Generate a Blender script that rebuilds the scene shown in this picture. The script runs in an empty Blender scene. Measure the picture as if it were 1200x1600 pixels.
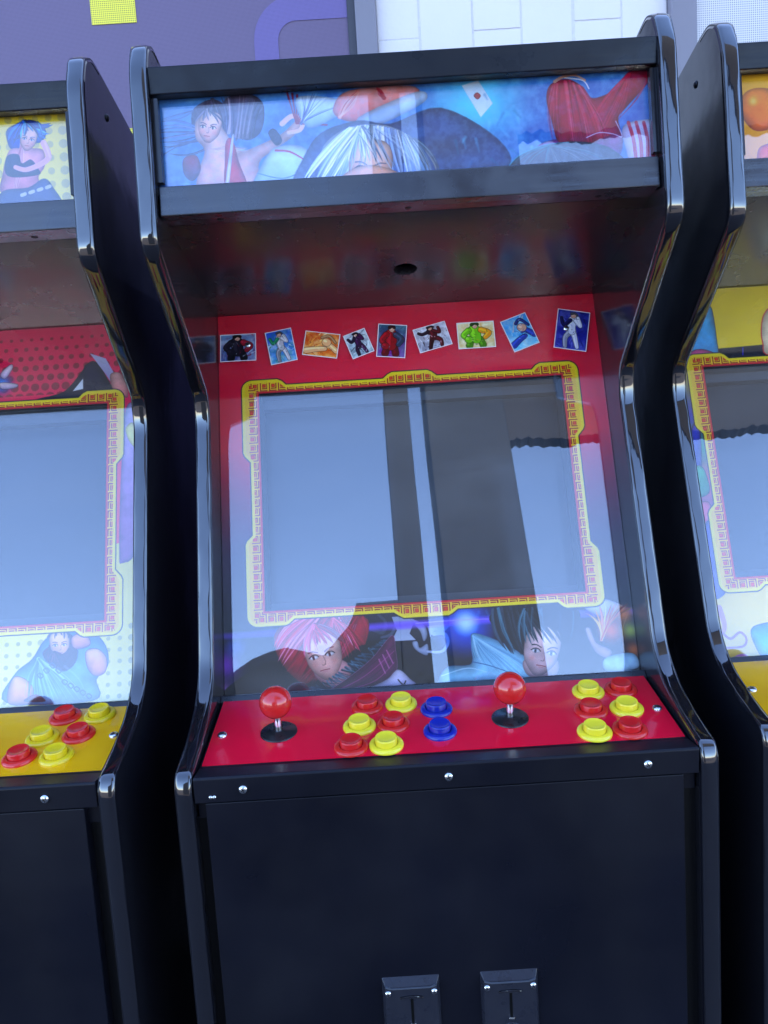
import bpy, bmesh, math, random
import numpy as np
from mathutils import Vector, Matrix
R = math.radians
random.seed(4); rng = np.random.default_rng(7)
S = bpy.context.scene

# ------------------------------------------------------------------ camera
cam_d = bpy.data.cameras.new('camera'); cam = bpy.data.objects.new('camera', cam_d)
S.collection.objects.link(cam); S.camera = cam
CAM_LOC = (-0.04862, -0.76946, 1.21248)
fw = Vector((-0.000224, 0.993150, -0.116845)); rt = Vector((0.998091, -0.006996, -0.061370)); up = Vector((0.061767, 0.116635, 0.991252))
m = Matrix((rt, up, -fw)).transposed().to_4x4(); m.translation = Vector(CAM_LOC); cam.matrix_world = m
cam_d.sensor_fit = 'VERTICAL'; cam_d.sensor_height = 24.0
cam_d.lens = 24.0 * 1193.27 / 1600.0
cam_d.clip_start = 0.02; cam_d.clip_end = 500

# ------------------------------------------------------------------ light
w = bpy.data.worlds.new('World'); S.world = w; w.use_nodes = True
nt = w.node_tree; nt.nodes.clear()
sky = nt.nodes.new('ShaderNodeTexSky'); sky.sky_type = 'NISHITA'; sky.sun_disc = False
SUN_EL = 50       # the sun stands behind the building (+y), machines in its shade
sky.sun_elevation = R(SUN_EL); sky.sun_rotation = R(12)
sky.altitude = 200; sky.air_density = 1.0; sky.dust_density = .4; sky.ozone_density = 3.0
bg = nt.nodes.new('ShaderNodeBackground'); bg.inputs[1].default_value = 0.15
wo = nt.nodes.new('ShaderNodeOutputWorld')
tint = nt.nodes.new('ShaderNodeMix'); tint.data_type = 'RGBA'; tint.blend_type = 'MULTIPLY'; tint.inputs[0].default_value = 1
tint.inputs[7].default_value = (.97, .95, 1.04, 1)      # cool white balance of the photograph
nt.links.new(sky.outputs[0], tint.inputs[6]); nt.links.new(tint.outputs[2], bg.inputs[0]); nt.links.new(bg.outputs[0], wo.inputs[0])
sd = bpy.data.lights.new('sun', 'SUN'); sd.energy = 4.0; sd.angle = R(0.53); sd.color = (1, .96, .90)
sun = bpy.data.objects.new('sun', sd); S.collection.objects.link(sun)
sv = Vector((math.sin(R(12))*math.cos(R(SUN_EL)), math.cos(R(12))*math.cos(R(SUN_EL)), math.sin(R(SUN_EL))))
sun.rotation_euler = sv.to_track_quat('Z', 'Y').to_euler()
S.view_settings.view_transform = 'Standard'; S.view_settings.look = 'None'
S.view_settings.exposure = 2.7; S.view_settings.gamma = 1; S.view_settings.use_curve_mapping = False

# ------------------------------------------------------------------ helpers
def lin(c):
    return tuple((x/255/12.92 if x/255 <= .04045 else ((x/255+.055)/1.055)**2.4) for x in c)
def mat(name, col, rough=.4, spec=.5, metal=0, ior=None, bump=None, coat=0, coat_rough=.03, coat_ior=1.5, var=None, rvar=None, coords='Object'):
    """bump=(scale, strength, detail, stretch); var=(scale, amount); rvar=(scale, lo, hi)"""
    ma = bpy.data.materials.new(name); ma.use_nodes = True
    n = ma.node_tree; b = n.nodes['Principled BSDF']
    b.inputs['Base Color'].default_value = (*col, 1); b.inputs['Roughness'].default_value = rough
    b.inputs['Metallic'].default_value = metal; b.inputs['Specular IOR Level'].default_value = spec
    b.inputs['Coat Weight'].default_value = coat; b.inputs['Coat Roughness'].default_value = coat_rough
    if ior: b.inputs['IOR'].default_value = ior
    b.inputs['Coat IOR'].default_value = coat_ior
    tc = n.nodes.new('ShaderNodeTexCoord')
    def noise(scale, detail=3, stretch=(1, 1, 1)):
        mp = n.nodes.new('ShaderNodeMapping'); mp.inputs['Scale'].default_value = stretch
        n.links.new(tc.outputs[coords], mp.inputs[0])
        t = n.nodes.new('ShaderNodeTexNoise'); t.inputs['Scale'].default_value = scale; t.inputs['Detail'].default_value = detail
        n.links.new(mp.outputs[0], t.inputs['Vector']); return t
    if bump:
        t = noise(bump[0], bump[2] if len(bump) > 2 else 2, bump[3] if len(bump) > 3 else (1, 1, 1))
        bp = n.nodes.new('ShaderNodeBump'); bp.inputs['Strength'].default_value = 1.0; bp.inputs['Distance'].default_value = bump[1]
        n.links.new(t.outputs['Fac'], bp.inputs['Height']); n.links.new(bp.outputs[0], b.inputs['Normal'])
        if coat: n.links.new(bp.outputs[0], b.inputs['Coat Normal'])
    if var:
        t = noise(var[0], 5); mx = n.nodes.new('ShaderNodeMix'); mx.data_type = 'RGBA'
        mx.inputs[6].default_value = (*[max(0, c*(1-var[1])) for c in col], 1)
        mx.inputs[7].default_value = (*[min(1, c*(1+var[1])+.001) for c in col], 1)
        n.links.new(t.outputs['Fac'], mx.inputs[0]); n.links.new(mx.outputs[2], b.inputs['Base Color'])
    if rvar:
        t = noise(rvar[0], 6); r = n.nodes.new('ShaderNodeMapRange')
        r.inputs['From Min'].default_value = .35; r.inputs['From Max'].default_value = .68
        r.inputs['To Min'].default_value = rvar[1]; r.inputs['To Max'].default_value = rvar[2]
        n.links.new(t.outputs['Fac'], r.inputs['Value']); n.links.new(r.outputs[0], b.inputs['Roughness'])
    return ma

class MB:
    """collects geometry, links it as one mesh object"""
    def __init__(s): s.v = []; s.f = []; s.m = []; s.sm = []
    def add(s, vs, fs, mi=0, smooth=False):
        o = len(s.v); s.v += [tuple(x) for x in vs]; s.f += [tuple(i+o for i in f) for f in fs]
        s.m += [mi]*len(fs); s.sm += [smooth]*len(fs)
    def box(s, x0, x1, y0, y1, z0, z1, mi=0):
        vs = [(x, y, z) for x in (x0, x1) for y in (y0, y1) for z in (z0, z1)]
        s.add(vs, [(0, 1, 3, 2), (4, 6, 7, 5), (0, 4, 5, 1), (2, 3, 7, 6), (0, 2, 6, 4), (1, 5, 7, 3)], mi)
    def prism(s, yz, x0, x1, mi=0):
        """extrude a (y,z) outline along x"""
        n = len(yz); vs = [(x0, y, z) for y, z in yz]+[(x1, y, z) for y, z in yz]
        s.add(vs, [tuple(range(n)), tuple(range(2*n-1, n-1, -1))]+[(i, n+i, n+(i+1) % n, (i+1) % n) for i in range(n)], mi)
    def lathe(s, prof, M=Matrix(), seg=48, mi=0, smooth=True):
        """prof: (radius, height) from bottom to top"""
        vs = []; fs = []; k = len(prof)
        for i in range(seg):
            a = 2*math.pi*i/seg
            for r, h in prof: vs.append(M @ Vector((r*math.cos(a), r*math.sin(a), h)))
        for i in range(seg):
            j = (i+1) % seg
            for q in range(k-1): fs.append((i*k+q, j*k+q, j*k+q+1, i*k+q+1))
        s.add(vs, fs, mi, smooth)
        s.add([vs[i*k+k-1] for i in range(seg)], [tuple(range(seg))], mi, False) if prof[-1][0] > 1e-5 else None
    def build(s, name, mats, parent=None, bevel=0, bseg=2, recalc=True, autosmooth=None):
        me = bpy.data.meshes.new(name); me.from_pydata(s.v, [], s.f)
        for m_ in (mats if isinstance(mats, (list, tuple)) else [mats]): me.materials.append(m_)
        me.polygons.foreach_set('material_index', s.m); me.polygons.foreach_set('use_smooth', s.sm)
        if recalc:
            bm = bmesh.new(); bm.from_mesh(me); bmesh.ops.remove_doubles(bm, verts=bm.verts, dist=1e-6)
            bmesh.ops.recalc_face_normals(bm, faces=bm.faces); bm.to_mesh(me); bm.free()
        me.update()
        o = bpy.data.objects.new(name, me); S.collection.objects.link(o)
        if parent: o.parent = parent
        if bevel:
            b = o.modifiers.new('bevel', 'BEVEL'); b.width = bevel; b.segments = bseg; b.limit_method = 'ANGLE'; b.angle_limit = R(35)
            b.harden_normals = False
        return o
def empty(name, label, cat, group=None, loc=(0, 0, 0)):
    o = bpy.data.objects.new(name, None); S.collection.objects.link(o); o.location = loc
    o['label'] = label; o['category'] = cat
    if group: o['group'] = group
    return o
def tag(o, label, cat, group=None):
    o['label'] = label; o['category'] = cat
    if group: o['group'] = group
    return o

# ------------------------------------------------------------------ little painter for the printed artwork
ART = {
 'marquee': [
  ('B',(66,120,196),(50,104,184),None),
  ('N',(120,185,235),0.5,14,3),
  ('G',(78.2,72.0),75,(90,225,245),0.95,1.2,2),
  ('G',(44.3,25.8),60,(60,170,225),0.7,1.6,2),
  ('G',(-228.8,77.2),90,(95,160,225),0.6,1.5,2),
  ('G',(238.2,34.5),60,(70,110,200),0.6,1,2),
  ('G',(15.9,13.8),40,(110,80,120),0.5,1.6,2),
  ('P',[(-191.7,95.6),(-168.7,99.0),(-153.4,89.7),(-151.7,72.4),(-157.6,55.5),(-171.9,48.8),(-187.2,57.4),(-197.8,75.3)],(96,84,112),(60,54,90),0.5,1,None,0.5,1),
  ('H',[(-195.5,57.9),(-183.5,50.3),(-164.8,51.2)],[(-192.9,98.4),(-172.0,101.2),(-152.6,80.7)],34,[(118,104,128),(70,60,92),(150,135,150),(88,74,100)],0.9,0.7,5,2),
  ('P',[(-228.3,85.4),(-206.9,95.1),(-192.4,85.3),(-191.1,61.1),(-203.1,46.6),(-217.9,52.4),(-229.7,63.4)],(105,92,118),(78,66,98),0.5,1,None,0.5,1),
  ('L',[(-206.9,96.5),(-228.4,82.7)],[(-196.2,46.2),(-229.2,70.3)],7,[(104,92,116),(80,70,98),(128,114,136),(66,58,88)],3,4,64),
  ('L',[(-194.1,57.8),(-180.7,50.8),(-164.1,51.1)],[(-195.9,95.8),(-173.5,99.9),(-152.3,86.2)],9,[(104,92,116),(80,70,98),(128,114,136),(66,58,88)],3.2,4,65),
  ('L',[(-207.3,89.6),(-196.9,90.4)],[(-215.2,51.5),(-194.7,47.5)],6,[(104,92,116),(80,70,98),(128,114,136),(66,58,88)],2.6,3,66),
  ('L',[(-217.5,59.2),(-210.0,47.1)],[(-263.6,72.4),(-267.4,56.1),(-257.4,40.3)],8,[(60,64,110),(50,74,130),(80,90,140)],1.8,6,67),
  ('H',[(-216.5,52.3),(-199.6,47.8)],[(-229.7,84.1),(-206.9,96.5),(-189.6,85.1)],26,[(130,116,138),(80,70,100),(60,55,90)],1,0.7,4,5),
  ('H',[(-211.0,52.0),(-203.2,45.3)],[(-265.8,38.1),(-256.8,50.0),(-243.6,60.9)],16,[(70,70,110),(60,80,130)],1,0.75,8,6),
  ('H',[(-228.4,84.0),(-219.9,87.0)],[(-259.8,77.7),(-254.5,85.7)],8,[(70,80,125),(60,90,150)],0.9,0.7,5,8),
  ('P',[(-224.8,75.5),(-208.1,77.3),(-194.1,57.8),(-181.5,38.4),(-161.9,42.0),(-133.6,54.1),(-117.6,66.8),(-112.4,61.0),(-123.5,48.6),(-148.6,33.6),(-160.3,23.3),(-167.5,-2.5),(-225.5,-1.6),(-225.5,20.4),(-218.7,40.7),(-227.4,55.0)],(236,190,178),(225,170,178),1.2,1,None,0.5,1),
  ('H',[(-210.3,41.6),(-202.4,3.2)],[(-172.5,39.2),(-165.9,0.9)],22,[(250,222,212),(228,176,180),(190,125,120)],1.6,0.35,5,9),
  ('P',[(-221.3,77.2),(-214.8,82.6),(-201.8,79.9),(-197.9,72.4),(-200.1,62.1),(-203.5,55.3),(-210.8,49.4),(-214.9,48.9),(-218.5,51.0),(-222.9,59.3),(-223.4,66.8)],(236,196,182),(196,140,132),0.7,1,(117,84,79),0.35,1),
  ('G',(-206.8,58.7),4.800000000000001,(226,140,130),0.4,1,2),
  ('G',(-220.1,61.4),4.800000000000001,(226,140,130),0.4,1,2),
  ('P',[(-221.4,66.9),(-219.3,67.8),(-216.7,67.1),(-215.9,65.6),(-217.9,65.0),(-220.1,65.5)],(240,236,240),None,0.3,0.9,None,0.5,1),
  ('S',[(-218.8,67.2),(-219.0,65.7)],(90,70,80),1.92,1.92,0.4,1),
  ('S',[(-218.8,66.7),(-218.9,66.2)],(20,16,26),0.8639999999999999,0.8639999999999999,0.3,1),
  ('S',[(-221.8,67.2),(-219.2,68.3),(-216.6,67.6),(-215.3,65.8)],(36,22,34),0.768,0.5760000000000001,0.3,1),
  ('S',[(-220.8,70.7),(-217.8,70.4),(-214.8,68.4)],(60,44,60),0.96,0.5760000000000001,0.4,1),
  ('P',[(-210.7,64.7),(-208.6,65.7),(-206.0,65.0),(-205.2,63.4),(-207.2,62.8),(-209.4,63.3)],(240,236,240),None,0.3,0.9,None,0.5,1),
  ('S',[(-208.1,65.0),(-208.3,63.6)],(90,70,80),1.92,1.92,0.4,1),
  ('S',[(-208.1,64.5),(-208.2,64.1)],(20,16,26),0.8639999999999999,0.8639999999999999,0.3,1),
  ('S',[(-211.1,65.0),(-208.5,66.1),(-205.9,65.4),(-204.6,63.7)],(36,22,34),0.768,0.5760000000000001,0.3,1),
  ('S',[(-210.3,67.2),(-207.1,68.2),(-203.8,67.5)],(60,44,60),0.96,0.5760000000000001,0.4,1),
  ('S',[(-212.6,65.3),(-212.6,61.2),(-213.7,59.8)],(160,114,108),0.5760000000000001,0.672,0.5,0.8),
  ('S',[(-215.4,59.8),(-214.5,59.3),(-213.1,59.5)],(121,86,81),0.5760000000000001,0.48,0.4,0.8),
  ('S',[(-218.4,56.7),(-215.8,56.3),(-212.2,55.4)],(150,60,66),0.672,0.5760000000000001,0.4,1),
  ('S',[(-217.0,55.4),(-214.0,54.8)],(206,130,126),0.8639999999999999,0.672,0.6,0.7),
  ('P',[(-219.2,51.1),(-210.1,49.3),(-209.7,44.5),(-221.4,46.9)],(196,140,132),(166,119,112),1,0.0,None,0.5,1),
  ('L',[(-213.1,85.8),(-197.2,84.9)],[(-226.4,71.5),(-219.3,73.8),(-208.2,74.5),(-193.7,64.0)],8,[(104,92,116),(80,70,98),(128,114,136)],2.2,2,80),
  ('P',[(-194.7,48.9),(-187.6,50.5),(-182.3,26.0),(-175.7,-0.6),(-197.8,-1.3),(-197.4,27.0)],(206,48,84),(180,30,70),0.8,1,None,0.5,1),
  ('P',[(-189.0,50.6),(-186.3,50.4),(-195.1,-1.4),(-199.2,-1.2)],(235,225,235),None,0.4,1,None,0.5,1),
  ('P',[(-241.9,33.2),(-227.9,35.8),(-224.1,20.4),(-233.1,8.5),(-242.3,16.0)],(150,36,66),(70,40,80),0.8,1,None,0.5,1),
  ('P',[(-148.7,55.0),(-141.5,59.4),(-134.0,46.5),(-141.2,41.4)],(45,40,70),None,0.5,1,None,0.5,1),
  ('S',[(-132.9,64.3),(-121.4,71.9),(-110.7,65.7),(-114.1,56.3),(-126.6,54.3)],(236,190,178),6,4,0.4,1),
  ('S',[(-117.8,63.4),(-125.3,97.0)],(150,28,60),1.0,2.2,0.4,0.9),
  ('S',[(-117.8,63.4),(-120.0,96.1)],(150,28,60),1.0,2.2,0.4,0.9),
  ('S',[(-117.8,63.4),(-114.8,94.2)],(150,28,60),1.0,2.2,0.4,0.9),
  ('S',[(-117.8,63.4),(-109.7,91.1)],(150,28,60),1.0,2.2,0.4,0.9),
  ('S',[(-117.8,63.4),(-104.6,87.1)],(150,28,60),1.0,2.2,0.4,0.9),
  ('S',[(-117.8,63.4),(-99.5,81.9)],(150,28,60),1.0,2.2,0.4,0.9),
  ('S',[(-117.8,63.4),(-94.6,75.7)],(150,28,60),1.0,2.2,0.4,0.9),
  ('S',[(-117.8,63.4),(-89.7,68.4)],(150,28,60),1.0,2.2,0.4,0.9),
  ('S',[(-117.8,63.4),(-84.8,60.0)],(150,28,60),1.0,2.2,0.4,0.9),
  ('P',[(-116.1,90.9),(-76.2,88.4),(-59.6,77.0),(-77.5,66.4),(-105.6,58.5)],(200,214,232),(150,180,220),1,1,None,0.5,1),
  ('H',[(-112.3,63.1),(-105.6,58.5)],[(-110.5,91.9),(-89.7,92.0),(-59.7,75.0)],20,[(240,244,250),(120,140,190),(60,70,130)],1,0.7,3,11),
  ('P',[(-142.8,38.8),(-113.8,39.0),(-101.0,22.4),(-112.7,1.1),(-164.6,-1.2),(-160.8,16.4)],(196,214,236),(150,180,226),1.2,1,None,0.5,1),
  ('S',[(-141.6,35.9),(-126.5,33.6),(-111.9,24.5)],(185,40,80),2.4,1.5,0.4,1),
  ('S',[(-162.4,12.4),(-136.6,5.3),(-115.5,10.9)],(90,130,190),1.2,1.2,0.4,1),
  ('P',[(-76.8,78.1),(-58.5,95.6),(7.2,97.0),(16.7,82.7),(-21.8,74.7),(-50.2,62.0),(-70.6,66.0)],(232,150,142),(214,110,110),1.5,1,None,0.5,1),
  ('H',[(-70.6,67.4),(-32.1,75.3)],[(-48.2,93.6),(14.0,95.2)],24,[(245,190,170),(190,40,50),(235,120,110),(250,215,200)],1.4,0.6,5,13),
  ('H',[(-21.1,85.0),(13.3,82.9)],[(-27.3,96.4),(7.2,97.0)],14,[(190,26,46),(160,20,50)],2,0.8,4,14),
  ('P',[(-49.9,66.1),(13.7,89.7),(25.6,82.1),(5.5,69.6),(-40.4,53.1)],(206,214,228),(160,180,215),0.8,0.9,None,0.5,1),
  ('P',[(-114.8,21.9),(-92.3,51.5),(-50.1,62.7),(-15.9,57.1),(40.1,70.9),(100.0,32.7),(106.3,1.3),(28.7,-2.2),(2.1,14.6),(-95.6,-2.8),(-124.6,-1.0)],(48,62,112),(70,96,152),1.5,0.9,None,0.5,1),
  ('G',(44.5,29.3),45,(70,75,110),0.7,1.8,2),
  ('P',[(-95.3,3.4),(-89.7,37.6),(-60.9,55.8),(-22.9,56.2),(9.1,38.3),(25.9,7.7),(15.1,0.0),(-4.3,21.9),(-26.3,1.2),(-78.3,-1.1)],(196,206,226),(130,160,205),1,1,None,0.5,1),
  ('L',[(-58.9,55.6),(-40.1,57.2),(-29.9,55.2)],[(-116.2,-0.1),(-92.5,-7.1),(-68.2,-5.8),(-56.8,0.4)],16,[(214,222,238),(176,190,216),(140,158,196),(228,232,244),(120,140,186)],3.4,5,61),
  ('L',[(-31.2,56.7),(-9.5,49.8),(9.2,39.0)],[(-23.7,-1.7),(1.0,-3.2),(36.0,4.3)],16,[(214,222,238),(176,190,216),(140,158,196),(228,232,244),(120,140,186)],3.4,5,62),
  ('P',[(-61.2,30.9),(-49.4,42.1),(-24.3,38.7),(-15.9,24.9),(-18.6,4.8),(-24.2,-8.5),(-37.3,-20.8),(-45.2,-22.4),(-52.4,-18.8),(-61.9,-3.5),(-63.8,10.8)],(236,196,182),(196,140,132),0.7,1,(117,84,79),0.35,1),
  ('G',(-29.8,-2.7),9.200000000000001,(226,140,130),0.4,1,2),
  ('G',(-54.9,0.7),9.200000000000001,(226,140,130),0.4,1,2),
  ('P',[(-56.8,10.8),(-53.0,12.9),(-48.0,11.9),(-46.1,9.1),(-49.9,7.6),(-54.3,8.2)],(240,236,240),None,0.3,0.9,None,0.5,1),
  ('S',[(-51.9,11.6),(-52.1,8.9)],(120,140,110),3.68,3.68,0.4,1),
  ('S',[(-51.9,10.8),(-52.0,9.8)],(20,16,26),1.656,1.656,0.3,1),
  ('S',[(-57.7,11.2),(-52.9,13.7),(-47.9,12.8),(-45.1,9.6)],(36,22,34),1.472,1.104,0.3,1),
  ('S',[(-56.1,18.1),(-50.4,17.9),(-44.4,14.6)],(120,116,130),1.84,1.104,0.4,1),
  ('P',[(-36.0,8.1),(-32.2,10.1),(-27.3,9.1),(-25.4,6.3),(-29.1,4.9),(-33.5,5.5)],(240,236,240),None,0.3,0.9,None,0.5,1),
  ('S',[(-31.1,8.9),(-31.4,6.2)],(120,140,110),3.68,3.68,0.4,1),
  ('S',[(-31.1,8.0),(-31.2,7.1)],(20,16,26),1.656,1.656,0.3,1),
  ('S',[(-36.9,8.5),(-32.1,10.9),(-27.1,10.1),(-24.4,6.8)],(36,22,34),1.472,1.104,0.3,1),
  ('S',[(-35.7,12.8),(-29.7,15.2),(-23.4,14.4)],(120,116,130),1.84,1.104,0.4,1),
  ('S',[(-39.8,8.9),(-39.2,1.1),(-41.2,-1.8)],(160,114,108),1.104,1.288,0.5,0.8),
  ('S',[(-44.4,-2.0),(-42.6,-2.9),(-40.0,-2.3)],(121,86,81),1.104,0.92,0.4,0.8),
  ('S',[(-49.7,-8.3),(-44.7,-8.7),(-37.8,-9.9)],(150,60,66),1.288,1.104,0.4,1),
  ('S',[(-46.8,-10.6),(-41.2,-11.4)],(206,130,126),1.656,1.288,0.6,0.7),
  ('P',[(-53.7,-18.7),(-36.1,-21.0),(-34.7,-30.1),(-57.3,-27.1)],(196,140,132),(166,119,112),1,0.0,None,0.5,1),
  ('L',[(-46.4,56.2),(-23.0,54.8)],[(-61.2,18.6),(-48.6,20.5),(-35.7,17.0),(-21.5,12.0)],10,[(214,222,238),(176,190,216),(140,158,196),(228,232,244),(120,140,186)],2.6,3,63),
  ('H',[(-50.6,55.1),(-23.0,54.8)],[(-95.5,-0.0),(-74.9,-2.7),(-54.2,-2.6)],10,[(226,232,244),(140,158,196),(90,110,160),(200,210,230),(60,75,130)],1.2,0.75,9,15),
  ('H',[(-33.3,55.4),(-12.9,50.0)],[(-26.3,1.2),(1.3,0.9),(29.3,6.1)],10,[(230,236,246),(150,168,206),(88,108,160),(196,212,236)],1.2,0.75,9,16),
  ('P',[(-71.4,-2.2),(-61.7,10.3),(-39.4,13.8),(-17.6,7.6),(-11.2,-0.4)],(226,176,156),(206,140,126),1,1,None,0.5,1),
  ('H',[(-51.0,48.9),(-23.5,47.2)],[(-64.1,4.9),(-43.1,9.2),(-22.0,3.7)],5,[(226,232,244),(160,175,205),(110,128,170)],1.1,0.8,4,17),
  ('P',[(63.6,93.5),(81.9,97.9),(96.2,72.2),(82.2,57.9)],(205,214,226),(235,240,245),0.4,0.95,(150,200,225),0.5,0),
  ('P',[(76.0,81.7),(79.7,85.0),(83.6,81.3),(79.9,77.4)],(190,60,60),None,0.5,1,None,0.5,1),
  ('S',[(127.8,26.6),(132.6,11.7)],(40,110,180),3,1,2.5,0.4),
  ('S',[(152.0,17.9),(151.2,10.9)],(40,110,180),3,1,2.5,0.4),
  ('S',[(87.8,82.0),(90.4,76.9)],(40,110,180),3,1,2.5,0.4),
  ('S',[(69.3,10.4),(61.4,-1.0)],(40,110,180),3,1,2.5,0.4),
  ('S',[(106.7,60.9),(98.9,47.7)],(40,110,180),3,1,2.5,0.4),
  ('S',[(122.0,54.9),(123.2,48.5)],(120,220,240),3,1,2.5,0.4),
  ('S',[(104.1,44.3),(111.7,34.6)],(90,190,230),3,1,2.5,0.4),
  ('S',[(106.8,35.4),(109.7,29.5)],(40,110,180),3,1,2.5,0.4),
  ('S',[(75.5,34.9),(78.2,21.2)],(90,190,230),3,1,2.5,0.4),
  ('S',[(53.4,34.7),(55.5,20.0)],(40,130,170),3,1,2.5,0.4),
  ('S',[(181.2,88.7),(185.4,82.5)],(90,190,230),3,1,2.5,0.4),
  ('S',[(91.4,52.2),(89.3,43.3)],(120,220,240),3,1,2.5,0.4),
  ('S',[(112.8,21.7),(121.3,13.8)],(40,130,170),3,1,2.5,0.4),
  ('S',[(64.4,37.7),(60.8,31.6)],(120,220,240),3,1,2.5,0.4),
  ('S',[(135.4,22.2),(135.2,12.5)],(120,220,240),3,1,2.5,0.4),
  ('S',[(168.9,29.0),(173.2,14.6)],(40,130,170),3,1,2.5,0.4),
  ('S',[(61.9,35.3),(63.9,25.8)],(90,190,230),3,1,2.5,0.4),
  ('S',[(179.5,77.2),(169.4,62.7)],(90,190,230),3,1,2.5,0.4),
  ('S',[(170.3,5.4),(177.5,-0.1)],(40,130,170),3,1,2.5,0.4),
  ('S',[(140.2,17.0),(133.1,2.3)],(90,190,230),3,1,2.5,0.4),
  ('S',[(91.2,12.2),(97.4,5.4)],(40,130,170),3,1,2.5,0.4),
  ('S',[(148.7,73.6),(142.3,63.2)],(40,110,180),3,1,2.5,0.4),
  ('S',[(131.7,29.9),(140.1,23.1)],(40,110,180),3,1,2.5,0.4),
  ('S',[(57.4,85.6),(58.9,79.5)],(90,190,230),3,1,2.5,0.4),
  ('S',[(119.1,62.6),(125.3,54.9)],(40,130,170),3,1,2.5,0.4),
  ('S',[(118.1,67.7),(108.4,57.0)],(90,190,230),3,1,2.5,0.4),
  ('P',[(160.0,88.9),(178.2,93.3),(194.2,84.1),(204.5,71.0),(230.6,79.8),(245.5,97.4),(270.9,95.9),(267.6,86.4),(239.7,58.5),(230.7,47.4),(234.1,24.4),(228.4,10.3),(209.6,18.3),(182.2,22.8),(165.6,21.8),(157.8,53.3),(154.3,74.1)],(196,24,76),(150,18,66),0.9,1,None,0.5,1),
  ('H',[(162.0,87.4),(179.4,90.5),(194.2,82.7)],[(156.4,29.2),(185.7,22.6),(226.6,14.5)],40,[(222,60,100),(140,14,56),(170,20,70),(235,90,120),(110,16,60)],1.6,0.5,6,18),
  ('H',[(245.3,94.7),(268.0,93.3)],[(197.3,43.9),(214.3,39.4),(232.1,47.3)],30,[(222,50,96),(130,14,56),(206,30,80)],1.6,0.5,5,19),
  ('S',[(164.3,91.4),(174.3,96.3),(186.7,96.9),(197.4,90.8)],(214,160,140),3.5,2,0.4,1),
  ('S',[(175.6,94.9),(194.7,90.9),(201.0,81.6)],(240,225,230),1.2,1.2,0.4,1),
  ('P',[(163.3,28.8),(144.4,25.1),(141.9,18.4),(161.3,18.6)],(120,50,130),(150,60,160),1,1,None,0.5,1),
  ('P',[(203.0,22.9),(232.5,31.4),(229.7,7.5),(205.9,14.4)],(140,30,110),(90,40,130),1,0.8,None,0.5,1),
  ('S',[(195.0,28.9),(209.1,33.5),(224.2,31.2),(233.7,27.9),(227.8,44.8)],(210,190,225),1.0,1.0,0.4,1),
  ('P',[(235.0,38.1),(256.1,44.4),(270.3,39.4),(269.3,0.9),(243.0,-0.3),(237.0,13.9)],(206,196,226),(190,170,215),1,1,None,0.5,1),
  ('S',[(241.4,42.6),(245.8,23.7),(247.3,2.2)],(196,40,80),3.6,4,0.5,0.9),
  ('S',[(249.7,42.1),(253.4,23.2),(253.5,1.8)],(196,40,80),3.6,4,0.5,0.9),
  ('S',[(258.0,41.5),(261.0,22.8),(259.7,1.5)],(196,40,80),3.6,4,0.5,0.9),
  ('S',[(266.2,41.0),(268.5,22.3),(265.9,1.1)],(196,40,80),3.6,4,0.5,0.9),
  ('P',[(106.2,-0.1),(126.6,17.3),(154.7,24.5),(189.3,25.1),(219.8,16.3),(239.5,-1.4),(239.3,-4.2),(106.0,-4.2)],(56,62,84),(70,66,84),1,1,None,0.5,1),
  ('H',[(154.6,23.1),(202.9,21.5)],[(108.2,-1.6),(166.8,-3.8),(239.4,-2.8)],70,[(90,110,124),(50,52,70),(120,118,126),(40,120,140),(70,62,72)],1,0.6,8,20),
  ('S',[(106.2,-0.1),(120.9,14.2),(147.7,23.6),(175.5,25.3)],(70,170,190),1.5,1,0.6,0.7),
  ('N',(160,205,245),0.16,5,21),
 ],
 'bezel': [
  ('R',(240,8,72),(240,8,72),330,440),
  ('V',0,330,[(0,(18,16,34)),(0.28,(30,24,52)),(0.55,(70,30,76)),(0.85,(176,18,80)),(1,(236,8,72))]),
  ('G',(-268.2,39.7),38,(150,70,210),0.9,0.7,2),
  ('G',(-254.3,63.6),24,(70,90,220),0.7,0.8,2),
  ('G',(-241.2,13.6),26,(60,30,120),0.7,1.4,2),
  ('G',(-270.5,7.2),22,(200,130,230),0.8,0.7,2),
  ('N',(190,120,240),0.0,8,4),
  ('S',[(-67.2,95.6),(-56.1,83.2),(-60.3,70.1),(-75.1,76.0)],(60,66,84),3,6,0.5,1),
  ('S',[(-62.4,63.5),(-48.6,67.7),(-39.1,85.5)],(74,82,104),3,5,0.5,1),
  ('P',[(-47.3,89.4),(-23.6,89.6),(-19.2,79.3),(-25.1,66.3),(-17.3,57.5),(-49.3,57.8),(-41.7,71.4)],(150,158,182),(178,186,206),0.5,1,None,0.5,0),
  ('P',[(-23.8,86.2),(-5.9,76.8),(-1.8,63.2),(-7.4,55.2),(-11.5,68.8)],(176,184,206),(140,148,172),0.5,1,None,0.5,1),
  ('P',[(-22.6,54.5),(-15.8,55.7),(-13.0,47.3),(-2.6,51.6),(-3.7,36.8),(-18.2,44.3)],(160,168,190),(130,138,162),0.5,1,None,0.5,1),
  ('P',[(-1.0,74.8),(31.2,76.2),(22.0,66.7),(7.0,67.6),(1.3,59.7)],(190,198,218),(160,168,190),0.5,1,None,0.5,0),
  ('S',[(6.7,64.3),(20.1,63.5),(24.2,51.6),(15.0,40.6),(-3.3,41.7)],(172,180,204),6,3,0.5,1),
  ('S',[(77.9,89.2),(83.7,78.0),(95.0,72.3)],(50,60,84),3,4,0.6,1),
  ('S',[(67.7,89.0),(58.6,61.1),(55.9,48.9)],(60,120,150),4,6,1.5,0.7),
  ('G',(47.0,73.5),48,(16,84,226),1,1,0.8),
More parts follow.
